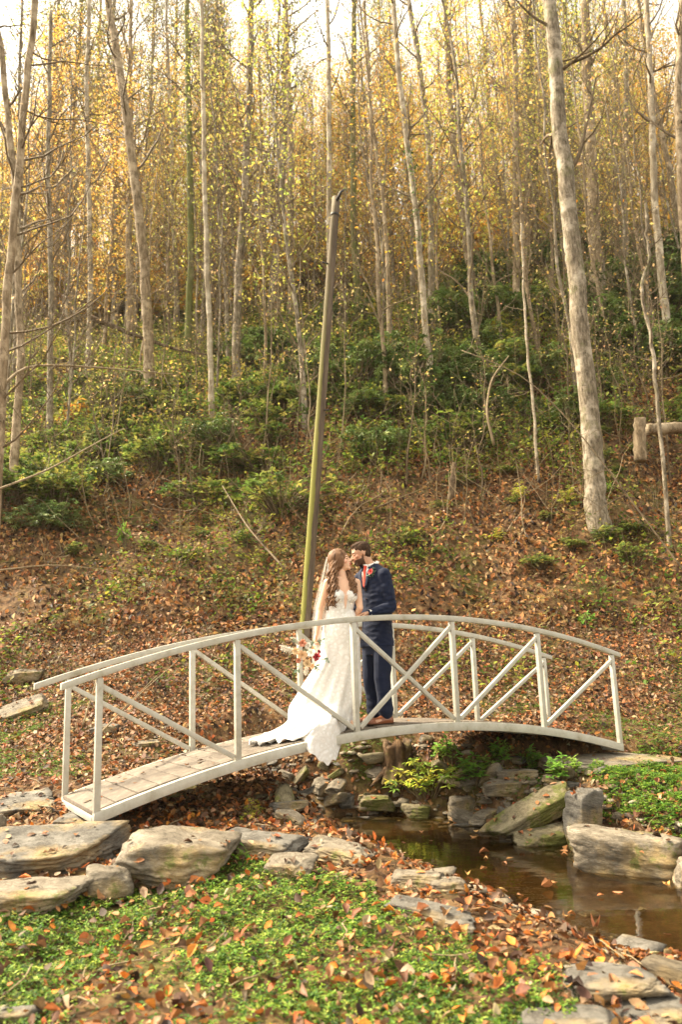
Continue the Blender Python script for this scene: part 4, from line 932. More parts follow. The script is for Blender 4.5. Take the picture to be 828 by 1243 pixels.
l.new(mixc(n, l, r2.outputs[0], r.outputs[0], (.34, .28, .18)), b.inputs['Base Color']); b.inputs['Roughness'].default_value = .42; bump(n, l, t2.outputs[0], .12, .004, b); PAINT = m
bridge = empty('footbridge', bp(0, 0), 0, 'white arched metal footbridge with cross braced railings and a grey plank deck', 'bridge')
boff = bp(0, 0)
def bbuild(mbb, name, m_, parent=None, bev=.004):
    me = mbb.mesh(name, m_); me.transform(Matrix.Translation(-Vector(boff))); o = link(name, me, bridge)
    if bev: bevel(o, bev, 2)
    return o
def arch_bar(mbb, t0, t1, w, h0, bw, bh, n=40):
    T = np.linspace(t0, t1, n); V = []
    for t in T:
        for dw, dh in ((-bw / 2, -bh / 2), (bw / 2, -bh / 2), (bw / 2, bh / 2), (-bw / 2, bh / 2)): V.append(bp(t, w + dw, h0 + dh))
    F = [(0, 1, 2, 3), ]
    i = np.arange(n - 1)[:, None] * 4; j = np.arange(4)[None]; k = (j + 1) % 4
    F = np.stack([i + j, i + j + 4, i + k + 4, i + k], -1).reshape(-1, 4); e = (n - 1) * 4
    F = np.vstack([F, [(0, 1, 2, 3)], [(e + 3, e + 2, e + 1, e)]]); mbb.add(V, F)
def ext_bar(mbb, t0, w, h0, bw, bh, L, sgn):
    pass
for w, nm in ((0., 'near'), (BW, 'far')):
    mb = MB(); arch_bar(mb, -.045, 1.018, w, RH_ + .035, .06, .055, 60); bbuild(mb, 'handrail', PAINT)
    mb = MB(); arch_bar(mb, 0.0, 1.0, w, -.04, .06, .085, 50); bbuild(mb, 'lower_beam', PAINT)
    for i in range(6):
        t = min(max(i / 5, .004), .996); mb = MB(); box_between(mb, bp(t, w, -.01), bp(t, w, RH_ + .004), .05, .05, bnrm); bbuild(mb, 'post', PAINT)
    for a, c in ((0, 1), (1, 2), (2, 3), (5, 4), (4, 3), (3, 2)):
        ta, tb = a / 5, c / 5; s = 1 if c > a else -1; mb = MB(); off = (.004 if s > 0 else -.004) if {a, c} == {2, 3} else 0
        box_between(mb, bp(ta + s * .004, w + off, RH_ - .055), bp(tb - s * .006, w + off, .035), .037, .042, bnrm); bbuild(mb, 'brace', PAINT)
m, n, l, b = mat('weathered planks'); t = tex(n, l, 'ShaderNodeTexNoise', 10, 10, .7); r = ramp(n, [(.3, (.08, .06, .045)), (.55, (.155, .125, .095)), (.75, (.26, .22, .175))]); l.new(t.outputs[0], r.inputs[0])
l.new(r.outputs[0], b.inputs['Base Color']); b.inputs['Roughness'].default_value = .85; bump(n, l, t.outputs[0], .5, .008, b); PLANK = m
NP = 34; gpl = np.random.default_rng(4)
mb = MB()
for i in range(NP):
    t0, t1 = (i + .035) / NP, (i + .965) / NP; h = .012 + gpl.normal(0, .0015); V = []
    for t in (t0, t1):
        for w_, dh in ((.034, -.035), (BW - .034, -.035), (BW - .034, 0), (.034, 0)): V.append(bp(t, w_, h + dh))
    mb.add(V, [(0, 1, 2, 3), (7, 6, 5, 4), (0, 4, 5, 1), (1, 5, 6, 2), (2, 6, 7, 3), (3, 7, 4, 0)])
bbuild(mb, 'plank_deck', PLANK, bev=.003)
for t in (.003, .997):
    mb = MB(); box_between(mb, bp(t, .032, -.055), bp(t, BW - .032, -.055), .05, .05, bd); bbuild(mb, 'end_beam', PAINT)
for t in (.2, .4, .6, .8):
    mb = MB(); box_between(mb, bp(t, .032, -.06), bp(t, BW - .032, -.06), .04, .05, bd); bbuild(mb, 'cross_beam', PAINT)
# leaves on the deck
T = gpl.random(60) ** 1.6 * .8; W_ = .08 + gpl.random(60) * .95
P = np.array([bp(t, w, .022) for t, w in zip(T, W_)]); mb = MB(); put_leaves(mb, P, .03 + .04 * gpl.random(60), gpl.random(60) * 6.28, gpl.normal(0, .1, 60), gpl.normal(0, .15, 60), pal(60, BROWNS), _T8, np.stack([gpl.normal(.2, .2, 60), gpl.normal(0, .2, 60)], -1))
o = mb.build('deck_leaves', LITTER); tag(o, 'dry leaves lying on the planks of the bridge', 'leaves', kind='stuff')
# ------------------------------------------------------------------ people
from mathutils.bvhtree import BVHTree
def nrm(v): v = np.array(v, float); return v / np.linalg.norm(v)
def cap_geo(p0, r0, p1, r1, n=14):
    p0 = np.array(p0, float); p1 = np.array(p1, float); d = p1 - p0; L = np.linalg.norm(d) + 1e-9; d /= L
    P = []; R = []
    for a in np.linspace(-np.pi / 2, 0, 5)[:-1]: P.append(p0 + d * r0 * math.sin(a)); R.append(max(r0 * math.cos(a), r0 * .08))
    P.append(p0); R.append(r0); P.append(p1); R.append(r1)
    for a in np.linspace(0, np.pi / 2, 5)[1:]: P.append(p1 + d * r1 * math.sin(a)); R.append(max(r1 * math.cos(a), r1 * .08))
    return P, R
def add_cap(mbb, p0, r0, p1, r1, n=14):
    P, R = cap_geo(p0, r0, p1, r1); P = np.array(P)
    d = nrm(P[-1] - P[0]); ref = np.array([0, 0, 1.]) if abs(d[2]) < .9 else np.array([1., 0, 0]); A = nrm(np.cross(d, ref)); B = np.cross(d, A)
    a = np.arange(n) * 2 * np.pi / n; V = P[:, None] + np.array(R)[:, None, None] * (np.cos(a)[None, :, None] * A + np.sin(a)[None, :, None] * B)
    ring_mesh(mbb, V)
def ring_mesh(mbb, V, close=True):
    """V: rows x n x 3, closed rings, capped ends"""
    m_, n_ = V.shape[:2]; i = np.arange(m_ - 1)[:, None] * n_; j = np.arange(n_)[None]; k = (j + 1) % n_
    F = np.stack([i + j, i + k, i + k + n_, i + j + n_], -1).reshape(-1, 4); W = V.reshape(-1, 3)
    if close:
        W = np.vstack([W, V[0].mean(0), V[-1].mean(0)]); c = m_ * n_; jj = np.arange(n_); kk = (jj + 1) % n_; L = (m_ - 1) * n_
        T = np.vstack([np.stack([np.full(n_, c), kk, jj, np.full(n_, -1)], -1), np.stack([np.full(n_, c + 1), L + jj, L + kk, np.full(n_, -1)], -1)])
        base = mbb.n; mbb.add(W, F); G = np.where(T < 0, -1, T + base); mbb.f.append(G); mbb.m.append(np.full(len(G), mbb.cur))
    else: mbb.add(W, F)
def add_ell(mbb, c, rad, axes=None, sub=3):
    V, F = _ICO[sub]; W = V * np.array(rad)
    if axes is not None: W = W @ np.array(axes)
    mbb.add(W + np.array(c), F)
def add_chain(mbb, pts, rad):
    for a, b_, r0, r1 in zip(pts[:-1], pts[1:], rad[:-1], rad[1:]): add_cap(mbb, a, r0, b_, r1)
def add_loft(mbb, secs, A, B, n=40, pw=2.0):
    """secs: (centre, half width along A, half depth along B)"""
    S = []
    K = np.array([list(c) + [ra, rb] for c, ra, rb in secs]); t = np.linspace(0, len(K) - 1, (len(K) - 1) * 5 + 1); kx = np.arange(len(K)); Q = np.stack([np.interp(t, kx, K[:, i]) for i in range(5)], -1)
    for _ in range(3): Q[1:-1] = (Q[:-2] + 2 * Q[1:-1] + Q[2:]) / 4
    a = np.arange(n) * 2 * np.pi / n; ca = np.sign(np.cos(a)) * np.abs(np.cos(a)) ** (2 / pw); sa = np.sign(np.sin(a)) * np.abs(np.sin(a)) ** (2 / pw)
    V = Q[:, None, :3] + Q[:, 3][:, None, None] * ca[None, :, None] * A + Q[:, 4][:, None, None] * sa[None, :, None] * B
    ring_mesh(mbb, V); return Q
def solid(name, mbb, mats, parent, voxel=.005, smooth=4, disp=None, paint=None, origin=(0, 0, 0)):
    me = mbb.mesh('tmp', mats); o = bpy.data.objects.new('tmp', me); COL.objects.link(o)
    r = o.modifiers.new('r', 'REMESH'); r.mode = 'VOXEL'; r.voxel_size = voxel
    if smooth: s = o.modifiers.new('s', 'SMOOTH'); s.iterations = smooth; s.factor = .5
    dg = bpy.context.evaluated_depsgraph_get(); dg.update(); me2 = bpy.data.meshes.new_from_object(o.evaluated_get(dg)); bpy.data.objects.remove(o); bpy.data.meshes.remove(me)
    n = len(me2.vertices); co = np.empty(n * 3, np.float32); me2.vertices.foreach_get('co', co); co = co.reshape(-1, 3).astype(float)
    if disp is not None:
        nr = np.empty(n * 3, np.float32); me2.vertices.foreach_get('normal', nr); co = co + nr.reshape(-1, 3) * disp(co)[:, None]
    me2.vertices.foreach_set('co', (co - np.array(origin)).astype(np.float32).ravel())
    if 'Col' not in me2.color_attributes: me2.color_attributes.new('Col', 'FLOAT_COLOR', 'POINT')
    if paint is not None:
        at_ = me2.color_attributes['Col']; at_.data.foreach_set('color', np.hstack([paint(co), np.ones((n, 1))]).astype(np.float32).ravel())
    me2.polygons.foreach_set('use_smooth', np.ones(len(me2.polygons), bool)); me2.materials.clear(); me2.materials.append(mats); me2.update()
    me2.name = name; return link(name, me2, parent)
def cloth_mat(name, col, rough=.8, sheen=.2, noise=60, bstr=.15):
    m, n, l, b = mat(name); b.inputs['Base Color'].default_value = (*col, 1); b.inputs['Roughness'].default_value = rough; b.inputs['Sheen Weight'].default_value = sheen; b.inputs['Specular IOR Level'].default_value = .25
    t = tex(n, l, 'ShaderNodeTexNoise', noise, 4, .6); r = ramp(n, [(.3, tuple(c * .8 for c in col)), (.7, tuple(min(1, c * 1.2) for c in col))]); l.new(t.outputs[0], r.inputs[0]); l.new(r.outputs[0], b.inputs['Base Color'])
    bump(n, l, t.outputs[0], bstr, .004, b); return m
m, n, l, b = mat('skin'); a = n.new('ShaderNodeVertexColor'); a.layer_name = 'Col'; l.new(a.outputs[0], b.inputs['Base Color']); b.inputs['Roughness'].default_value = .5
b.inputs['Subsurface Weight'].default_value = .12; b.inputs['Subsurface Radius'].default_value = (.012, .005, .003); b.inputs['Specular IOR Level'].default_value = .35; SKIN = m
NAVY = cloth_mat('navy suiting', (.005, .010, .032), sheen=.04); SHIRT = cloth_mat('white shirt', (.78, .77, .74)); TIE = cloth_mat('coral tie', (.62, .07, .04)); 
m, n, l, b = mat('brown leather'); b.inputs['Base Color'].default_value = (.20, .065, .025, 1); b.inputs['Roughness'].default_value = .32; LEATHER = m
HAIRM = noise_mat('dark brown hair', [(.3, (.022, .012, .007)), (.7, (.075, .042, .024))], 60, .8, .6, .004, stretch=(1, 1, .3), spec=.15)
HAIRB = noise_mat('chestnut hair', [(.3, (.075, .035, .016)), (.55, (.19, .095, .045)), (.75, (.36, .20, .10))], 30, .6, .5, .004, stretch=(1, 1, .3))
# lace: cream ground with raised whiter motifs
m, n, l, b = mat('white lace'); v = n.new('ShaderNodeTexVoronoi'); v.inputs['Scale'].default_value = 24; v.feature = 'SMOOTH_F1'; tc = n.new('ShaderNodeTexCoord'); l.new(tc.outputs['Object'], v.inputs['Vector'])
t = tex(n, l, 'ShaderNodeTexNoise', 34, 8, .75); ad = n.new('ShaderNodeMath'); ad.operation = 'MULTIPLY'; l.new(v.outputs['Distance'], ad.inputs[0]); l.new(t.outputs[0], ad.inputs[1])
r = ramp(n, [(.08, (.80, .79, .78)), (.20, (.66, .63, .59)), (.34, (.77, .76, .74))]); l.new(ad.outputs[0], r.inputs[0]); l.new(r.outputs[0], b.inputs['Base Color']); b.inputs['Roughness'].default_value = .7; b.inputs['Sheen Weight'].default_value = .3
bump(n, l, ad.outputs[0], .8, .012, b); LACE = m
m, n, l, b = mat('veil tulle'); b.inputs['Base Color'].default_value = (.82, .80, .76, 1); b.inputs['Roughness'].default_value = .6
tp = n.new('ShaderNodeBsdfTransparent'); mx = n.new('ShaderNodeMixShader'); t = tex(n, l, 'ShaderNodeTexNoise', 14, 4, .6); r = ramp(n, [(.35, (.30, .30, .30)), (.7, (.62, .62, .62))]); l.new(t.outputs[0], r.inputs[0]); l.new(r.outputs[0], mx.inputs[0])
l.new(tp.outputs[0], mx.inputs[1]); l.new(b.outputs[0], mx.inputs[2]); l.new(mx.outputs[0], n['Material Output'].inputs[0]); VEIL = m

def deck_z(x, y):
    q = np.array([x - X0, y - Y0]); t = (q @ bd[:2]) / BL; return Z0 + SL * t + RISE * 4 * t * (1 - t) + .014
def deck_w(x, y): return np.array([x - X0, y - Y0]) @ bnrm[:2]
def from_deck(px, w):
    """x, y on the deck at offset w from the near railing, under a pixel column"""
    best = None
    for t in np.linspace(.02, .98, 400):
        p = bp(t, w); e = abs(topx(p)[0] - px)
        if best is None or e < best[0]: best = (e, p)
    return best[1]
def head(mbb, C, f, u, s=1.0, fem=False):
    f = nrm(f); u = nrm(np.array(u) - f * np.dot(u, f)); l_ = np.cross(u, f)
    W = lambda a, b_, c: C + s * (f * a + l_ * b_ + u * c); ax = np.array([f, l_, u])
    k = .92 if fem else 1.0
    add_ell(mbb, W(-.012, 0, .028), np.array((.098, .077, .094)) * s, ax, 4)
    add_ell(mbb, W(.028, 0, -.035), np.array((.062, .058 * k, .080)) * s, ax, 4)
    add_ell(mbb, W(.040, 0, -.075), np.array((.042, .045 * k, .034)) * s, ax)
    add_cap(mbb, W(.066, -.008, -.098), .020 * s * k, W(.066, .008, -.098), .020 * s * k)
    for q in (-1, 1):
        add_ell(mbb, W(-.014, q * .074, -.010), np.array((.017, .009, .028)) * s, ax)
        add_ell(mbb, W(.050, q * .042, -.022), np.array((.028, .022, .022)) * s, ax)      # cheek
        add_ell(mbb, W(.074, q * .031, .004), np.array((.014, .017, .010)) * s, ax)      # closed lid
    add_ell(mbb, W(.070, 0, .026), np.array((.022, .052, .014)) * s, ax)
    add_cap(mbb, W(.086, 0, .006), .0085 * s, W(.108, 0, -.026), .0125 * s * k)
    for q in (-1, 1): add_ell(mbb, W(.094, q * .012, -.030), np.array((.012, .009, .008)) * s, ax)
    add_ell(mbb, W(.088, 0, -.052), np.array((.013, .023, .008)) * s, ax); add_ell(mbb, W(.085, 0, -.066), np.array((.013, .020, .008)) * s, ax)
    return ax, W
def hand(mbb, wrist, d, palm, thumb_side, s=1.0, curl=(.5, .6, .4), spread=.10):
    """d: direction of the hand; palm: direction the palm faces; thumb_side: vector towards the thumb"""
    d = nrm(d); palm = nrm(np.array(palm) - d * np.dot(palm, d)); th = nrm(np.cross(d, palm)); th = th if np.dot(th, thumb_side) > 0 else -th
    ax = np.array([d, th, palm]); c = wrist + d * .048 * s
    add_ell(mbb, c, np.array((.052, .040, .015)) * s, ax)
    add_cap(mbb, wrist + d * .01 * s, .022 * s, wrist + d * .06 * s, .019 * s)
    for k, (off, L, r) in enumerate(((.030, .072, .0090), (.010, .080, .0092), (-.010, .075, .0088), (-.029, .058, .0080))):
        p = wrist + d * (.082 - abs(k - 1.2) * .004) * s + th * off * s; dd = nrm(d + th * (off / .03) * spread); ang = 0; add_cap(mbb, p - d * .03 * s, r * 1.15 * s, p, r * 1.1 * s)
        for j, fr in enumerate((.45, .30, .25)):
            ang += curl[j]; q = p + (dd * math.cos(ang) + palm * math.sin(ang)) * L * fr * s; add_cap(mbb, p, r * s * (1 - .08 * j), q, r * s * (.94 - .08 * j), 10); p = q
    p = wrist + d * .025 * s + th * .026 * s
    for j, (a1, L) in enumerate(((.75, .038), (.45, .030), (.25, .024))):
        q = p + nrm(d * math.cos(a1) + th * math.sin(a1) + palm * .35) * L * s; add_cap(mbb, p, (.0125 - .0015 * j) * s, q, (.0115 - .0015 * j) * s, 10); p = q
def patch(name, pts, org, A, Bv, tgt, m_, parent, off=.004, thick=.004, n=10):
    """a thin cloth piece lying on the body: pts is a list of (z, a_left, a_right) rows in the chest plane"""
    rows = []
    zs = np.linspace(0, len(pts) - 1, n)
    for zz in zs:
        i = min(int(zz), len(pts) - 2); f_ = zz - i; z = pts[i][0] * (1 - f_) + pts[i + 1][0] * f_; a0 = pts[i][1] * (1 - f_) + pts[i + 1][1] * f_; a1 = pts[i][2] * (1 - f_) + pts[i + 1][2] * f_; row = []
        for s in np.linspace(0, 1, 6):
            p = org + A * (a0 + (a1 - a0) * s) + np.array([0, 0, z]); hit = tgt.ray_cast(Vector(p + Bv * .6), Vector(-Bv)); q = np.array(hit[0]) if hit[0] is not None else p + Bv * .1
            row.append(q + Bv * off)
        rows.append(row)
    V = np.array(rows)
    for _ in range(2): V[1:-1] = (V[:-2] + 2 * V[1:-1] + V[2:]) / 4
    m1, n1 = V.shape[:2]; i = np.arange(m1 - 1)[:, None] * n1; j = np.arange(n1 - 1)[None]; F = np.stack([i + j, i + j + 1, i + j + 1 + n1, i + j + n1], -1).reshape(-1, 4)
    mbb = MB(); mbb.add(V, F); o = mbb.build(name, m_, parent, True); s = o.modifiers.new('thick', 'SOLIDIFY'); s.thickness = thick; s.offset = 0; return o
def obvh(o):
    dg = bpy.context.evaluated_depsgraph_get(); return BVHTree.FromObject(o, dg)
Z3 = np.array([0, 0, 1.])

# ---- groom
gf = from_deck(461, .30); GD = gf[1]
J = lambda px, py, dd=0.: at(px, py, GD + dd)
groom = empty('person', (0, 0, 0), 0, 'bearded man in a navy suit and coral tie, kissing the woman on the bridge', 'person')
gB = nrm([-.76, -.65, 0]); gA = nrm([.65, -.76, 0])           # chest direction, towards his left
hipc = J(458, 783, .03); chest = J(457, 718, .02); neckb = J(451, 687.5, .02); hc = J(438, 672.5, .0)
shL = J(466, 698, -.12); elL = J(475, 737, -.13); wrL = J(449, 744.5, -.20)
shR = neckb + (neckb - shL) * [1, 1, 0] + [0, 0, shL[2] - neckb[2]]; elR = shR + np.array([-.05, .02, -.30]); wrR = elR + np.array([-.12, -.10, -.17])
fL = from_deck(469, .17); fR = from_deck(455, .42); aL = np.array([fL[0], fL[1], deck_z(fL[0], fL[1]) + .09]); aR = np.array([fR[0], fR[1], deck_z(fR[0], fR[1]) + .09])
hL = hipc + gA * .085; hR = hipc - gA * .085; kL = (hL + aL) / 2 + gB * .03 + [0, 0, .02]; kR = (hR + aR) / 2 + gB * .03 + [0, 0, .02]
mb = MB(); gax, gW = head(mb, hc, (-.93, -.16, -.27), (-.27, .02, 1), 1.0)
add_cap(mb, hc - gax[0] * .02 - gax[2] * .05, .058, neckb + [0, 0, -.03], .064)
add_loft(mb, [(neckb + [0, 0, .0], .07, .06), (neckb + [0, 0, -.05], .16, .085), (chest, .165, .115), ((chest + hipc) / 2, .14, .10), (hipc, .155, .11), (hipc + [0, 0, -.1], .14, .10)], gA, gB)
for s_, e_, w_ in ((shL, elL, wrL), (shR, elR, wrR)): add_chain(mb, [s_, e_, w_], [.048, .038, .026])
for h_, k_, a_ in ((hL, kL, aL), (hR, kR, aR)): add_chain(mb, [h_, k_, a_ + [0, 0, .02], a_ + [0, 0, -.03]], [.075, .052, .038, .035]); add_cap(mb, a_ + [0, 0, -.045], .032, a_ + gB * .14 + [0, 0, -.06], .024)
hand(mb, wrL + np.array([-.012, 0, 0]), J(437, 746.5, -.235) - wrL, (-.1, -.2, -1), (0, -1, .1), 1.02, (.35, .75, .55))
hand(mb, wrR, (-.5, -.5, -.6), (0, 0, -1), (-.2, -1, 0), 1.0)
def paint_groom(co):
    c = np.tile((.52, .29, .185), (len(co), 1)); q = (co - hc) @ gax.T; f_, l_, u_ = q[:, 0], q[:, 1], q[:, 2]; near = np.linalg.norm(q, axis=1) < .2
    bw = near & (u_ < -.052 + np.clip(.02 - f_, 0, .03) * 1.6) & (f_ > -.006) & (u_ > -.14) & ~((f_ > .078) & (u_ > -.045)); c[bw] = (.085, .045, .027)
    lip = near & (f_ > .088) & (np.abs(l_) < .02) & (u_ < -.050) & (u_ > -.070); c[lip] = (.42, .14, .11)
    br = near & (f_ > .068) & (u_ > .022) & (u_ < .031) & (np.abs(l_) > .012) & (np.abs(l_) < .050); c[br] = (.05, .03, .02)
    ey = near & (f_ > .070) & (np.abs(u_ + .001) < .0032) & (np.abs(np.abs(l_) - .031) < .015); c[ey] = (.05, .03, .02)
    ck = near & (f_ > .03) & (u_ < 0) & ~bw & ~lip; c[ck] = (.54, .275, .175); return c
solid('body', mb, SKIN, groom, .0042, 3, None, paint_groom)
# hair: short on the sides, fuller on top
mb = MB(); add_ell(mb, gW(-.022, 0, .048), (.100, .083, .086), gax, 4); add_ell(mb, gW(.010, 0, .094), (.064, .064, .034), gax, 4); add_ell(mb, gW(-.050, 0, -.005), (.058, .070, .072), gax, 4)
def hair_disp(co): return np.array([.005 * mnoise.noise(Vector((p[0] * 60, p[1] * 60, p[2] * 25))) for p in co])
gh = solid('hair', mb, HAIRM, groom, .005, 2, hair_disp)
# trousers
mb = MB()
add_loft(mb, [(hipc + [0, 0, .10], .150, .110), (hipc + [0, 0, .02], .165, .122), (hipc + [0, 0, -.10], .165, .118)], gA, gB)
for h_, k_, a_ in ((hL, kL, aL), (hR, kR, aR)): add_chain(mb, [h_ + [0, 0, -.02], h_ * .5 + k_ * .5, k_, k_ * .45 + a_ * .55, a_ + [0, 0, .03]], [.108, .100, .086, .078, .078])
def fold_t(co): return np.array([.010 * mnoise.noise(Vector((p[0] * 9, p[1] * 9, p[2] * 5))) + .007 * mnoise.noise(Vector((p[0] * 8, p[1] * 8, p[2] * 22))) * (1 if p[2] < hipc[2] - .45 else .35) for p in co])
solid('trousers', mb, NAVY, groom, .007, 3, fold_t)
# jacket
mb = MB()
add_loft(mb, [(neckb + [0, 0, -.012], .072, .070), (neckb + [0, 0, -.045], .150, .095), (neckb * .6 + chest * .4 + [0, 0, -.01], .196, .118), (chest, .195, .135), (chest * .45 + hipc * .55, .168, .122), (hipc + [0, 0, .09], .182, .134), (hipc + [0, 0, .0], .196, .140), (hipc + [0, 0, -.018], .195, .139)], gA, gB, pw=2.2)
add_cap(mb, neckb + gA * .06 + [0, 0, -.03], .055, shL + gA * .008, .066); add_cap(mb, neckb - gA * .06 + [0, 0, -.03], .055, shR - gA * .008, .066)
add_chain(mb, [shL, shL * .5 + elL * .5, elL, elL * .4 + wrL * .6, wrL * .93 + elL * .07], [.076, .068, .062, .053, .047]); add_chain(mb, [shR, elR, wrR], [.074, .060, .047])
def fold_j(co):
    o_ = []
    for p in co:
        d1 = np.linalg.norm(p - elL); k = math.exp(-(d1 / .14) ** 2)
        o_.append(.010 * mnoise.noise(Vector((p[0] * 8, p[1] * 8, p[2] * 6))) + (.006 + .012 * k) * mnoise.noise(Vector((p[0] * 16, p[1] * 16, p[2] * 30))))
    return np.array(o_)
jk = solid('jacket', mb, NAVY, groom, .006, 9, fold_j); tg = obvh(jk); o0 = np.array(neckb); 
patch('shirt_front', [(.015, -.062, .060), (-.06, -.060, .050), (-.14, -.038, .034), (-.235, -.006, .006)], o0, gA, gB, tg, SHIRT, groom, .003)
patch('tie', [(-.015, -.022, .022), (-.035, -.018, .018), (-.045, -.016, .016), (-.12, -.026, .026), (-.20, -.014, .014), (-.228, -.004, .004)], o0, gA, gB, tg, TIE, groom, .010, .008)
for s in (-1, 1):
    e_ = [(.020, .058, .085), (-.03, .055, .105), (-.07, .050, .118), (-.085, .046, .085), (-.15, .030, .070), (-.235, .004, .030)]
    e_ = [(z, a, b_) if s > 0 else (z, -b_, -a) for z, a, b_ in e_]; patch('lapel', e_, o0, gA, gB, tg, NAVY, groom, .011, .006, 14)
mb = MB(); tube(mb, [neckb + gA * math.sin(a) * .074 + gB * (math.cos(a) * .066) + np.array([0, 0, .022 - .022 * math.cos(a)]) for a in np.linspace(-2.9, 2.9, 26)], .015, 8); mb.build('shirt_collar', SHIRT, groom, True)
mb = MB(); add_cap(mb, neckb + gB * .088 + [0, 0, -.035], .017, neckb + gB * .085 + [0, 0, -.010], .020); mb.build('tie_knot', TIE, groom, True)
mb = MB(); dw = nrm(wrL - elL); tube(mb, [wrL - dw * .022, wrL - dw * .002], .041, 16); mb.build('shirt_cuff', SHIRT, groom, True)
for z in (-.255, -.345):
    p = o0 + gA * .012 + [0, 0, z]; h_ = tg.ray_cast(Vector(p + gB * .6), Vector(-gB)); q = np.array(h_[0]) + gB * .003; mb = MB(); add_ell(mb, q, (.009, .009, .009), None, 2); mb.build('button', HAIRM, groom, True)
for a_, fd in ((aL, nrm([-.86, -.5, 0])), (aR, nrm([-.93, -.35, 0]))):
    z0 = a_[2] - .09; sd = np.cross(fd, Z3); base = np.array([a_[0], a_[1], deck_z(a_[0], a_[1])]); mb = MB(); S = []
    for f_, w_, h_ in ((-.075, .020, .045), (-.065, .036, .075), (-.02, .040, .098), (.04, .040, .085), (.09, .046, .062), (.15, .050, .048), (.195, .040, .036), (.218, .016, .022)):
        a = np.arange(16) * 2 * np.pi / 16; zz = np.where(np.sin(a) > 0, np.sin(a) * h_, np.sin(a) * .004); S.append(base + fd * f_ + sd * np.cos(a)[:, None] * w_ + Z3 * (zz[:, None] + .014))
    ring_mesh(mb, np.array(S)); sh = mb.build('shoe', LEATHER, groom, True)
    mb = MB(); S = []
    for f_, w_ in ((-.080, .020), (-.07, .038), (-.02, .038), (.04, .036), (.09, .046), (.15, .053), (.20, .042), (.224, .016)):
        a = np.arange(16) * 2 * np.pi / 16; S.append(base + fd * f_ + sd * np.cos(a)[:, None] * w_ + Z3 * (np.where(np.sin(a) > 0, .012, .0)[:, None] + .001))
    ring_mesh(mb, np.array(S)); mb.build('sole', HAIRM, sh, True)

# ---- flowers
def petal_mat(name, c1, c2, rough=.6):
    m, n, l, b = mat(name); t = tex(n, l, 'ShaderNodeTexNoise', 30, 4, .6); r = ramp(n, [(.3, c1), (.7, c2)]); l.new(t.outputs[0], r.inputs[0]); l.new(r.outputs[0], b.inputs['Base Color']); b.inputs['Roughness'].default_value = rough; return m
PET = {'red': petal_mat('burgundy petals', (.22, .008, .012), (.42, .02, .03)), 'bred': petal_mat('red petals', (.42, .012, .010), (.66, .04, .03)), 'peach': petal_mat('peach petals', (.68, .40, .20), (.80, .56, .34)), 'white': petal_mat('cream petals', (.72, .66, .56), (.82, .79, .72)),
       'rust': petal_mat('rust petals', (.40, .12, .06), (.55, .22, .12)), 'tan': petal_mat('tan petals', (.55, .36, .18), (.70, .52, .30))}
SAGE = petal_mat('sage leaf', (.10, .18, .12), (.20, .28, .18))
def rose(mbb, c, r, up, seed=1, layers=4):
    g = np.random.default_rng(seed); up = nrm(up); A = nrm(np.cross(up, [.3, .5, .8])); B = np.cross(up, A)
    for L in range(layers):
        k = 3 + L; rr = r * (.28 + .72 * (L + 1) / layers); tilt = .25 + .85 * L / layers
        for j in range(k):
            a0 = 2 * np.pi * (j + .37 * L) / k + g.normal(0, .12); S = []
            for v in np.linspace(0, 1, 6):
                row = []
                for u_ in np.linspace(-1, 1, 7):
                    wd = 1.25 / k * np.pi * (math.sin(math.pi * min(.15 + v * .75, 1)) ** .6); aa = a0 + u_ * wd; rad = rr * (.15 + v * math.sin(tilt) * .95 + .1 * v * v) * (1 - .05 * u_ * u_); hh = rr * (v * math.cos(tilt) * 1.05 - .18 * v ** 3 * (L / layers) * 2 - .12 * u_ * u_ * v)
                    row.append(c + (A * math.cos(aa) + B * math.sin(aa)) * rad + up * hh)
                S.append(row)
            V = np.array(S); i = np.arange(5)[:, None] * 7; j2 = np.arange(6)[None]; F = np.stack([i + j2, i + j2 + 1, i + j2 + 8, i + j2 + 7], -1).reshape(-1, 4); mbb.add(V.reshape(-1, 3), F)
def sprig(mbb, c, d, L, n, ll, g, w=.5):
    d = nrm(d); P = [c + d * L * t for t in np.linspace(0, 1, 5)]; tube(mbb, P, .0022, 4); 
    for i in range(n):
        t = .25 + .75 * i / n; p = c + d * L * t; s = nrm(g.normal(0, 1, 3)); s = nrm(s - d * np.dot(s, d) * .7 + d * .5); q = nrm(np.cross(s, g.normal(0, 1, 3))) * ll * .28
        mbb.add([p, p + s * ll * .5 + q, p + s * ll, p + s * ll * .5 - q], [(0, 1, 2, 3)])
# boutonniere on his left lapel
p = o0 + gA * .095 + [0, 0, -.075]; h_ = tg.ray_cast(Vector(p + gB * .6), Vector(-gB)); q = np.array(h_[0]) + gB * .012
mb = MB(); rose(mb, q, .036, gB + Z3 * .4, 3); bt = mb.build('boutonniere', PET['bred'], groom, True)
g = np.random.default_rng(2); mb = MB(); 
for d in ((.6, -.3, .7), (.3, -.4, -.9), (-.5, -.2, -.6), (.9, -.1, .1)): sprig(mb, q, d, .05, 7, .028, g)
mb.build('leaf_sprig', SAGE, bt)

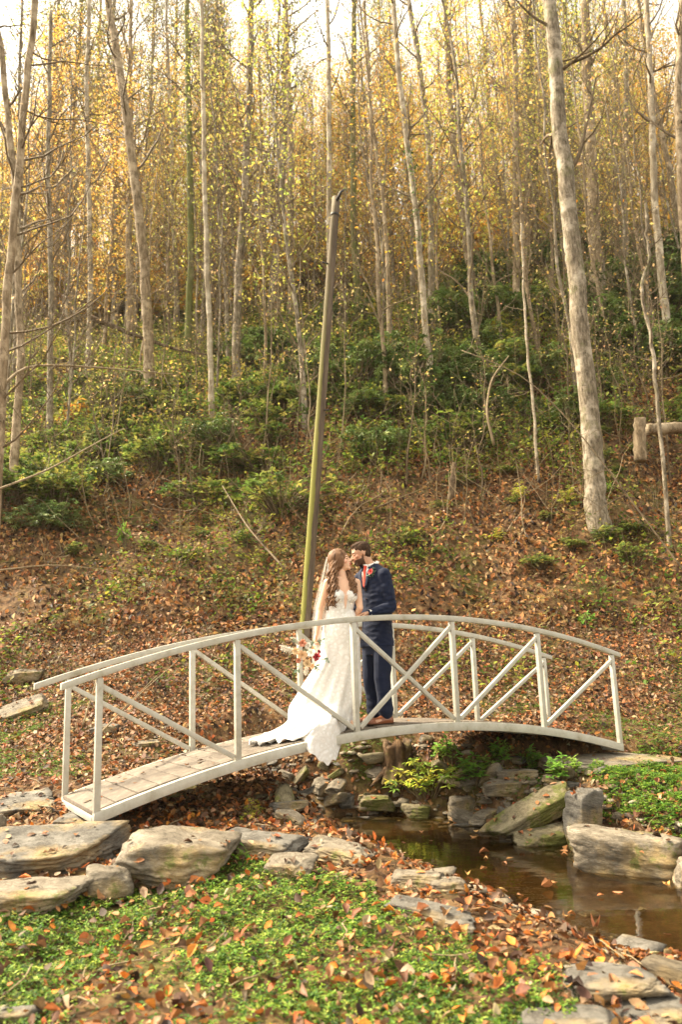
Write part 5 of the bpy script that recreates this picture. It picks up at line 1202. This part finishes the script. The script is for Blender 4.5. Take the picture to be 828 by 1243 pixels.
# ---- bride
bf = from_deck(414, .33); BD = bf[1]
K = lambda px, py, dd=0.: at(px, py, BD + dd)
bride = empty('person', (0, 0, 0), 0, 'woman with long wavy brown hair in a white lace wedding gown, kissing the man', 'person')
bB = nrm([.36, -.93, 0]); bA = nrm([.93, .36, 0])
bhip = K(412.5, 783, .0); bwst = K(413, 748, .0); bch = K(415, 722, -.01); bnk = K(415.5, 701, .0); bhc = K(413.5, 681, .0)
bsL = bnk + bA * .155 + [0, 0, -.055]; bsR = bnk - bA * .160 + [0, 0, -.055]
beR = K(388.5, 741, -.02); bwR = K(384.5, 770, -.08); beL = K(437, 738, -.02); bwL = J(432.5, 748, -.16)
mb = MB(); bax, bWf = head(mb, bhc, (.90, -.20, .22), (-.22, -.02, 1), .97, True)
add_cap(mb, bhc - bax[0] * .022 - bax[2] * .05, .045, bnk + [0, 0, -.01], .050); add_cap(mb, bnk + [0, 0, -.02], .050, bsL, .043); add_cap(mb, bnk + [0, 0, -.02], .050, bsR, .043)
add_loft(mb, [(bnk + [0, 0, -.01], .055, .048), (bnk + [0, 0, -.05], .135, .070), (bnk * .5 + bch * .5 + [0, 0, -.02], .148, .090), (bch, .140, .096), (bwst, .110, .080), (bhip, .160, .110), (bhip + [0, 0, -.12], .15, .105)], bA, bB)
for q in (-1, 1): add_ell(mb, bch + bA * q * .070 + bB * .070 + [0, 0, -.015], (.062, .062, .062))
for s_, e_, w_ in ((bsL, beL, bwL), (bsR, beR, bwR)): add_chain(mb, [s_, s_ * .5 + e_ * .5, e_, e_ * .6 + w_ * .4, w_], [.044, .040, .033, .033, .0215])
bfL = from_deck(423, .30); bfR = from_deck(405, .36)
for q, f_ in ((1, bfL), (-1, bfR)):
    a_ = np.array([f_[0], f_[1], deck_z(f_[0], f_[1]) + .11]); h_ = bhip + bA * q * .085 + [0, 0, -.06]; k_ = (h_ + a_) / 2 + bB * .02; add_chain(mb, [h_, k_, a_], [.075, .048, .03]); add_cap(mb, a_ + [0, 0, -.03], .026, a_ + bB * .13 + [0, 0, -.075], .020)
hand(mb, bwR, (-.22, -.30, -1), (.75, -.3, 0), (.1, -1, 0), .92, (.55, .8, .6)); hand(mb, bwL, J(437, 750, -.22) - bwL + np.array([.02, 0, .01]), (0, .1, -1), (0, -1, 0), .9, (.3, .5, .4))
def paint_bride(co):
    c = np.tile((.74, .46, .31), (len(co), 1)); q = (co - bhc) @ bax.T; f_, l_, u_ = q[:, 0], q[:, 1], q[:, 2]; near = np.linalg.norm(q, axis=1) < .16
    c[near & (f_ > .084) & (np.abs(l_) < .02) & (u_ < -.047) & (u_ > -.070)] = (.52, .14, .12)
    c[near & (f_ > .066) & (u_ > .021) & (u_ < .028) & (np.abs(l_) > .012) & (np.abs(l_) < .048)] = (.12, .06, .03)
    c[near & (f_ > .066) & (np.abs(u_ + .001) < .003) & (np.abs(np.abs(l_) - .030) < .015)] = (.06, .03, .02)
    c[near & (np.abs(l_) > .03) & (f_ > .03) & (u_ < -.01) & (u_ > -.045)] = (.76, .42, .30); return c
bbody = solid('body', mb, SKIN, bride, .0042, 3, None, paint_bride)
# bodice: sweetheart cups, plunging centre left open
mb = MB()
add_loft(mb, [(bch + [0, 0, -.010], .146, .104), (bch + [0, 0, -.07], .138, .100), (bwst, .118, .088), (bwst + [0, 0, -.07], .135, .098)], bA, bB)
for q in (-1, 1): add_ell(mb, bch + bA * q * .070 + bB * .074 + [0, 0, -.020], (.067, .067, .066), None, 4)
bod = solid('bodice', mb, LACE, bride, .005, 3, lambda co: np.array([.003 * mnoise.noise(Vector(p * 60)) for p in co]))
tb = obvh(bod)
NUDE, n, l, b = mat('nude mesh'); b.inputs['Base Color'].default_value = (.72, .47, .34, 1); b.inputs['Roughness'].default_value = .6
patch('bodice_inset', [(.012, -.020, .020), (-.03, -.018, .018), (-.09, -.015, .015), (-.150, -.003, .003)], bch, bA, bB, tb, NUDE, bride, .003, .002)
# skirt and train
rng2 = np.random.default_rng(8); NT = 180; th = np.arange(NT) * 2 * np.pi / NT; rows = []
def xr(px, py, dd): return at(px, py, BD + dd)
prof = [(741, 397, 429, .065), (748, 394, 432, .088), (757, 393, 434, .105), (772, 391, 436, .125), (790, 389.5, 437, .135), (808, 383, 437, .15), (826, 371, 437, .17), (843, 361, 437, .19), (858, 350, 436, .21)]
for i, (py, xl, xrr, ry) in enumerate(prof):
    a = xr(xl, py, 0); c = xr(xrr, py, 0); cen = (a + c) / 2; rx = (c[0] - a[0]) / 2; k = sstep(3, 7, i)
    fold = 1 + k * .10 * np.sin(th * 9 + 1.3 * np.sin(th * 2) + i * .15) + k * .05 * np.sin(th * 17 + i * .3)
    rows.append(np.stack([cen[0] + rx * np.cos(th) * (1 + (fold - 1) * .4), cen[1] + ry * np.sin(th) * fold, np.full(NT, cen[2])], -1))
def deckrow(ext, lift, fk):
    """a hem line on the deck: ext 0..1 from the foot of the skirt out to the edge of the train"""
    L0 = from_deck(356, .42); L1 = from_deck(303, .45); R0 = from_deck(434, .30); xl = L0[0] + (L1[0] - L0[0]) * ext; xr_ = R0[0] + .01 * ext; out = []
    for a in th:
        cx = (xl + xr_) / 2; rx = (xr_ - xl) / 2; c_ = math.cos(a); x = cx + rx * c_; left = max(0, -c_)
        # centre line of the train follows the deck
        tt = ((x - X0) / (bd[0] * BL)); wc = .36 + .10 * left; half = (.24 + .03 * ext) * (1 - .35 * left ** 3)
        w = wc + half * math.sin(a) + fk * (.03 * math.sin(a * 11) + .02 * math.sin(a * 23 + 1)); y = Y0 + (x - X0) * bd[1] / bd[0] + w / bd[0]
        lobe = math.exp(-((x - LX) / .17) ** 4) * (1 if math.sin(a) < 0 else 0)
        w2 = w * (1 - lobe) + (-.075 - .03 * ext) * lobe if lobe > .02 else w
        w2 = max(w2, .05) if lobe < .25 else w2; w2 = min(w2, BW - .12)
        y = Y0 + (x - X0) * bd[1] / bd[0] + w2 / bd[0]
        z = deck_z(x, y) + lift + fk * .011 * (1 + math.sin(a * 23 + 2 * math.sin(a * 3)) + .6 * math.sin(a * 41)) * (1 + .4 * left)
        if lobe > .05: z -= lobe * (.22 + .012 * math.sin(a * 37) + .012 * math.sin(a * 90)) * max(0, ext - .62) / .38 * (1 + .5 * (x - LX) / .17)
        out.append((x, y, z))
    return np.array(out)
LX = from_deck(391, -.05)[0]
for e, lf, fk in ((.12, .13, .4), (.30, .075, .8), (.50, .045, 1), (.68, .03, 1), (.84, .02, 1.1), (.95, .014, 1.2), (1.0, .010, 1.3)): rows.append(deckrow(e, lf, fk))
V = np.array(rows); t = np.linspace(0, len(V) - 1, len(V) * 4); i0 = np.minimum(t.astype(int), len(V) - 2); f_ = (t - i0)[:, None, None]; V = V[i0] * (1 - f_) + V[i0 + 1] * f_
for _ in range(3): V[1:-1] = (V[:-2] + 2 * V[1:-1] + V[2:]) / 4
mb = MB(); ring_mesh(mb, V, False); sk = mb.build('skirt', LACE, bride, True); s = sk.modifiers.new('thick', 'SOLIDIFY'); s.thickness = .004
# hair: cap plus long wavy locks
mb = MB(); add_ell(mb, bWf(-.026, 0, .040), (.104, .092, .098), bax, 4); add_ell(mb, bWf(-.055, 0, -.03), (.075, .090, .098), bax, 4); add_ell(mb, bWf(.0, -.066, .0), (.055, .026, .075), bax, 4); add_ell(mb, bWf(.0, .066, .0), (.055, .026, .075), bax, 4)
hcap = solid('hair', mb, HAIRB, bride, .006, 2, lambda co: np.array([.006 * mnoise.noise(Vector((p[0] * 45, p[1] * 45, p[2] * 12))) for p in co]))
mb = MB(); g = np.random.default_rng(14)
def lock(p0, pts, r, ph, amp=.016, turns=5):
    Kp = np.array([p0] + list(pts)); t = np.linspace(0, len(Kp) - 1, 34); kx = np.arange(len(Kp)); P = np.stack([np.interp(t, kx, Kp[:, i]) for i in range(3)], -1)
    for _ in range(4): P[1:-1] = (P[:-2] + 2 * P[1:-1] + P[2:]) / 4
    s = np.linspace(0, 1, 34); P[:, 0] += amp * s ** .6 * np.sin(s * turns * 6.28 + ph); P[:, 1] += amp * .7 * s ** .6 * np.cos(s * turns * 6.28 + ph)
    tube(mb, P, r * (1 - .65 * s ** 2), 6)
for i in range(70):      # image-left side, over her right shoulder
    e = g.normal(0, 1, 3) * [.016, .018, .01]; st = bWf(.015 - .08 * g.random(), -.080 * (1 if g.random() < .7 else .5), .03 - .07 * g.random()); L = .8 + .3 * g.random()
    lock(st, [K(403.5, 697, -.05) + e, K(405, 712, -.11) + e, K(404, 712 + 22 * L, -.125) + e * 1.3], .008 + .004 * g.random(), g.random() * 1.4 + (i % 3) * 2.1)
for i in range(30):      # other side, between her neck and his lapel
    e = g.normal(0, 1, 3) * [.014, .016, .01]; st = bWf(-.02 - .04 * g.random(), .066, .0 - .06 * g.random()); L = .8 + .3 * g.random()
    lock(st, [K(425, 697, .0) + e, K(429.5, 708, -.06) + e, K(430.5, 708 + 14 * L, -.10) + e], .0075 + .004 * g.random(), g.random() * 1.4 + (i % 3) * 2.1, .012)
for i in range(40):      # down her back
    e = g.normal(0, 1, 3) * [.03, .02, .01]; st = bWf(-.07, g.normal(0, .03), .03 * g.random()); lock(st, [K(404, 700, .07) + e, K(405, 735, .10) + e], .009, g.random() * 6.28)
mb.build('wavy_locks', HAIRB, hcap, True)
# veil: long thin tulle from the back of the head down behind her right arm
top = bWf(-.085, 0, .06); rows = []
for s in np.linspace(0, 1, 30):
    row = []
    for u_ in np.linspace(-1, 1, 28):
        py = 676 + 175 * s ** .95; wd = 5 + 9 * min(1, s * 3); px = 399 - 10.5 * min(1, s * 2.6) ** .8 - 2 * s + u_ * wd * .6
        p = K(px, py, .11 + .04 * u_ + .02 * math.sin(u_ * 7 + s * 3)); row.append(p)
    rows.append(row)
V = np.array(rows); m1, n1 = V.shape[:2]; i = np.arange(m1 - 1)[:, None] * n1; j = np.arange(n1 - 1)[None]; F = np.stack([i + j, i + j + 1, i + j + 1 + n1, i + j + n1], -1).reshape(-1, 4); mb = MB(); mb.add(V.reshape(-1, 3), F); mb.build('veil', VEIL, bride, True)
# bouquet, held low in her right hand
bq = K(368, 795, -.16); bouquet = empty('bouquet', (0, 0, 0), 0, 'loose bouquet of burgundy, peach and cream flowers with pampas plumes, held by the woman', 'bouquet')
g = np.random.default_rng(31)
for px, py, r, kk, dz in ((368, 781, .042, 'rust', .02), (385.5, 798, .046, 'red', -.03), (378, 793, .046, 'white', -.02), (367, 795, .050, 'peach', -.03), (373, 806, .046, 'tan', -.02), (359, 791, .040, 'tan', .0), (381, 788, .034, 'peach', .03), (374, 784, .036, 'white', .02), (363, 802, .030, 'rust', .0), (380, 809, .032, 'peach', .0), (388, 791, .022, 'red', .0)):
    mb = MB(); c = K(px, py, -.17 + dz); rose(mb, c, r, (-.25 + g.normal(0, .3), -1, .25 + g.normal(0, .3)), int(g.integers(99))); mb.build('flower', PET[kk], bouquet, True)
for c, d, n_, ll in (((383, 803), (.25, -.3, -1), 12, .045), ((386, 786), (.5, -.3, .9), 10, .035), ((362, 783), (-.5, -.2, .7), 9, .035), ((366, 806), (-.5, -.3, -.8), 9, .04), ((389, 800), (.8, -.3, -.2), 7, .035)):
    mb = MB(); sprig(mb, K(c[0], c[1], -.15), d, .10, n_, ll, g); mb.build('leaf_sprig', SAGE, bouquet)
PAMP, n, l, b = mat('pampas'); b.inputs['Base Color'].default_value = (.78, .72, .62, 1); b.inputs['Roughness'].default_value = .9
for c, d, L in (((362, 792), (-1, -.1, .42), .19), ((362, 790), (-1, -.2, .15), .17), ((366, 785), (-.7, -.1, .8), .12), ((372, 808), (-.1, -.2, -1), .08)):
    mb = MB(); c = K(c[0], c[1], -.14); d = nrm(d); tube(mb, [c, c + d * L], .002, 4)
    for i in range(150):
        t = g.random(); p = c + d * L * (.15 + .85 * t); s = nrm(g.normal(0, 1, 3) + d * 1.3); ln = .034 * math.sin(math.pi * (.2 + .75 * t)) + .006; tube(mb, [p, p + s * ln * .6, p + s * ln + [0, 0, -.004]], [.0022, .0016, .0006], 3, False)
    mb.build('pampas_plume', PAMP, bouquet)
hw = bwR + np.array([-.02, -.02, -.06]); mb = MB()
for i in range(9): tube(mb, [bq + g.normal(0, .02, 3), hw + g.normal(0, .006, 3), hw + np.array([.05, .03, -.02]) + g.normal(0, .008, 3)], .003, 5)
mb.build('stems', SAGE, bouquet)
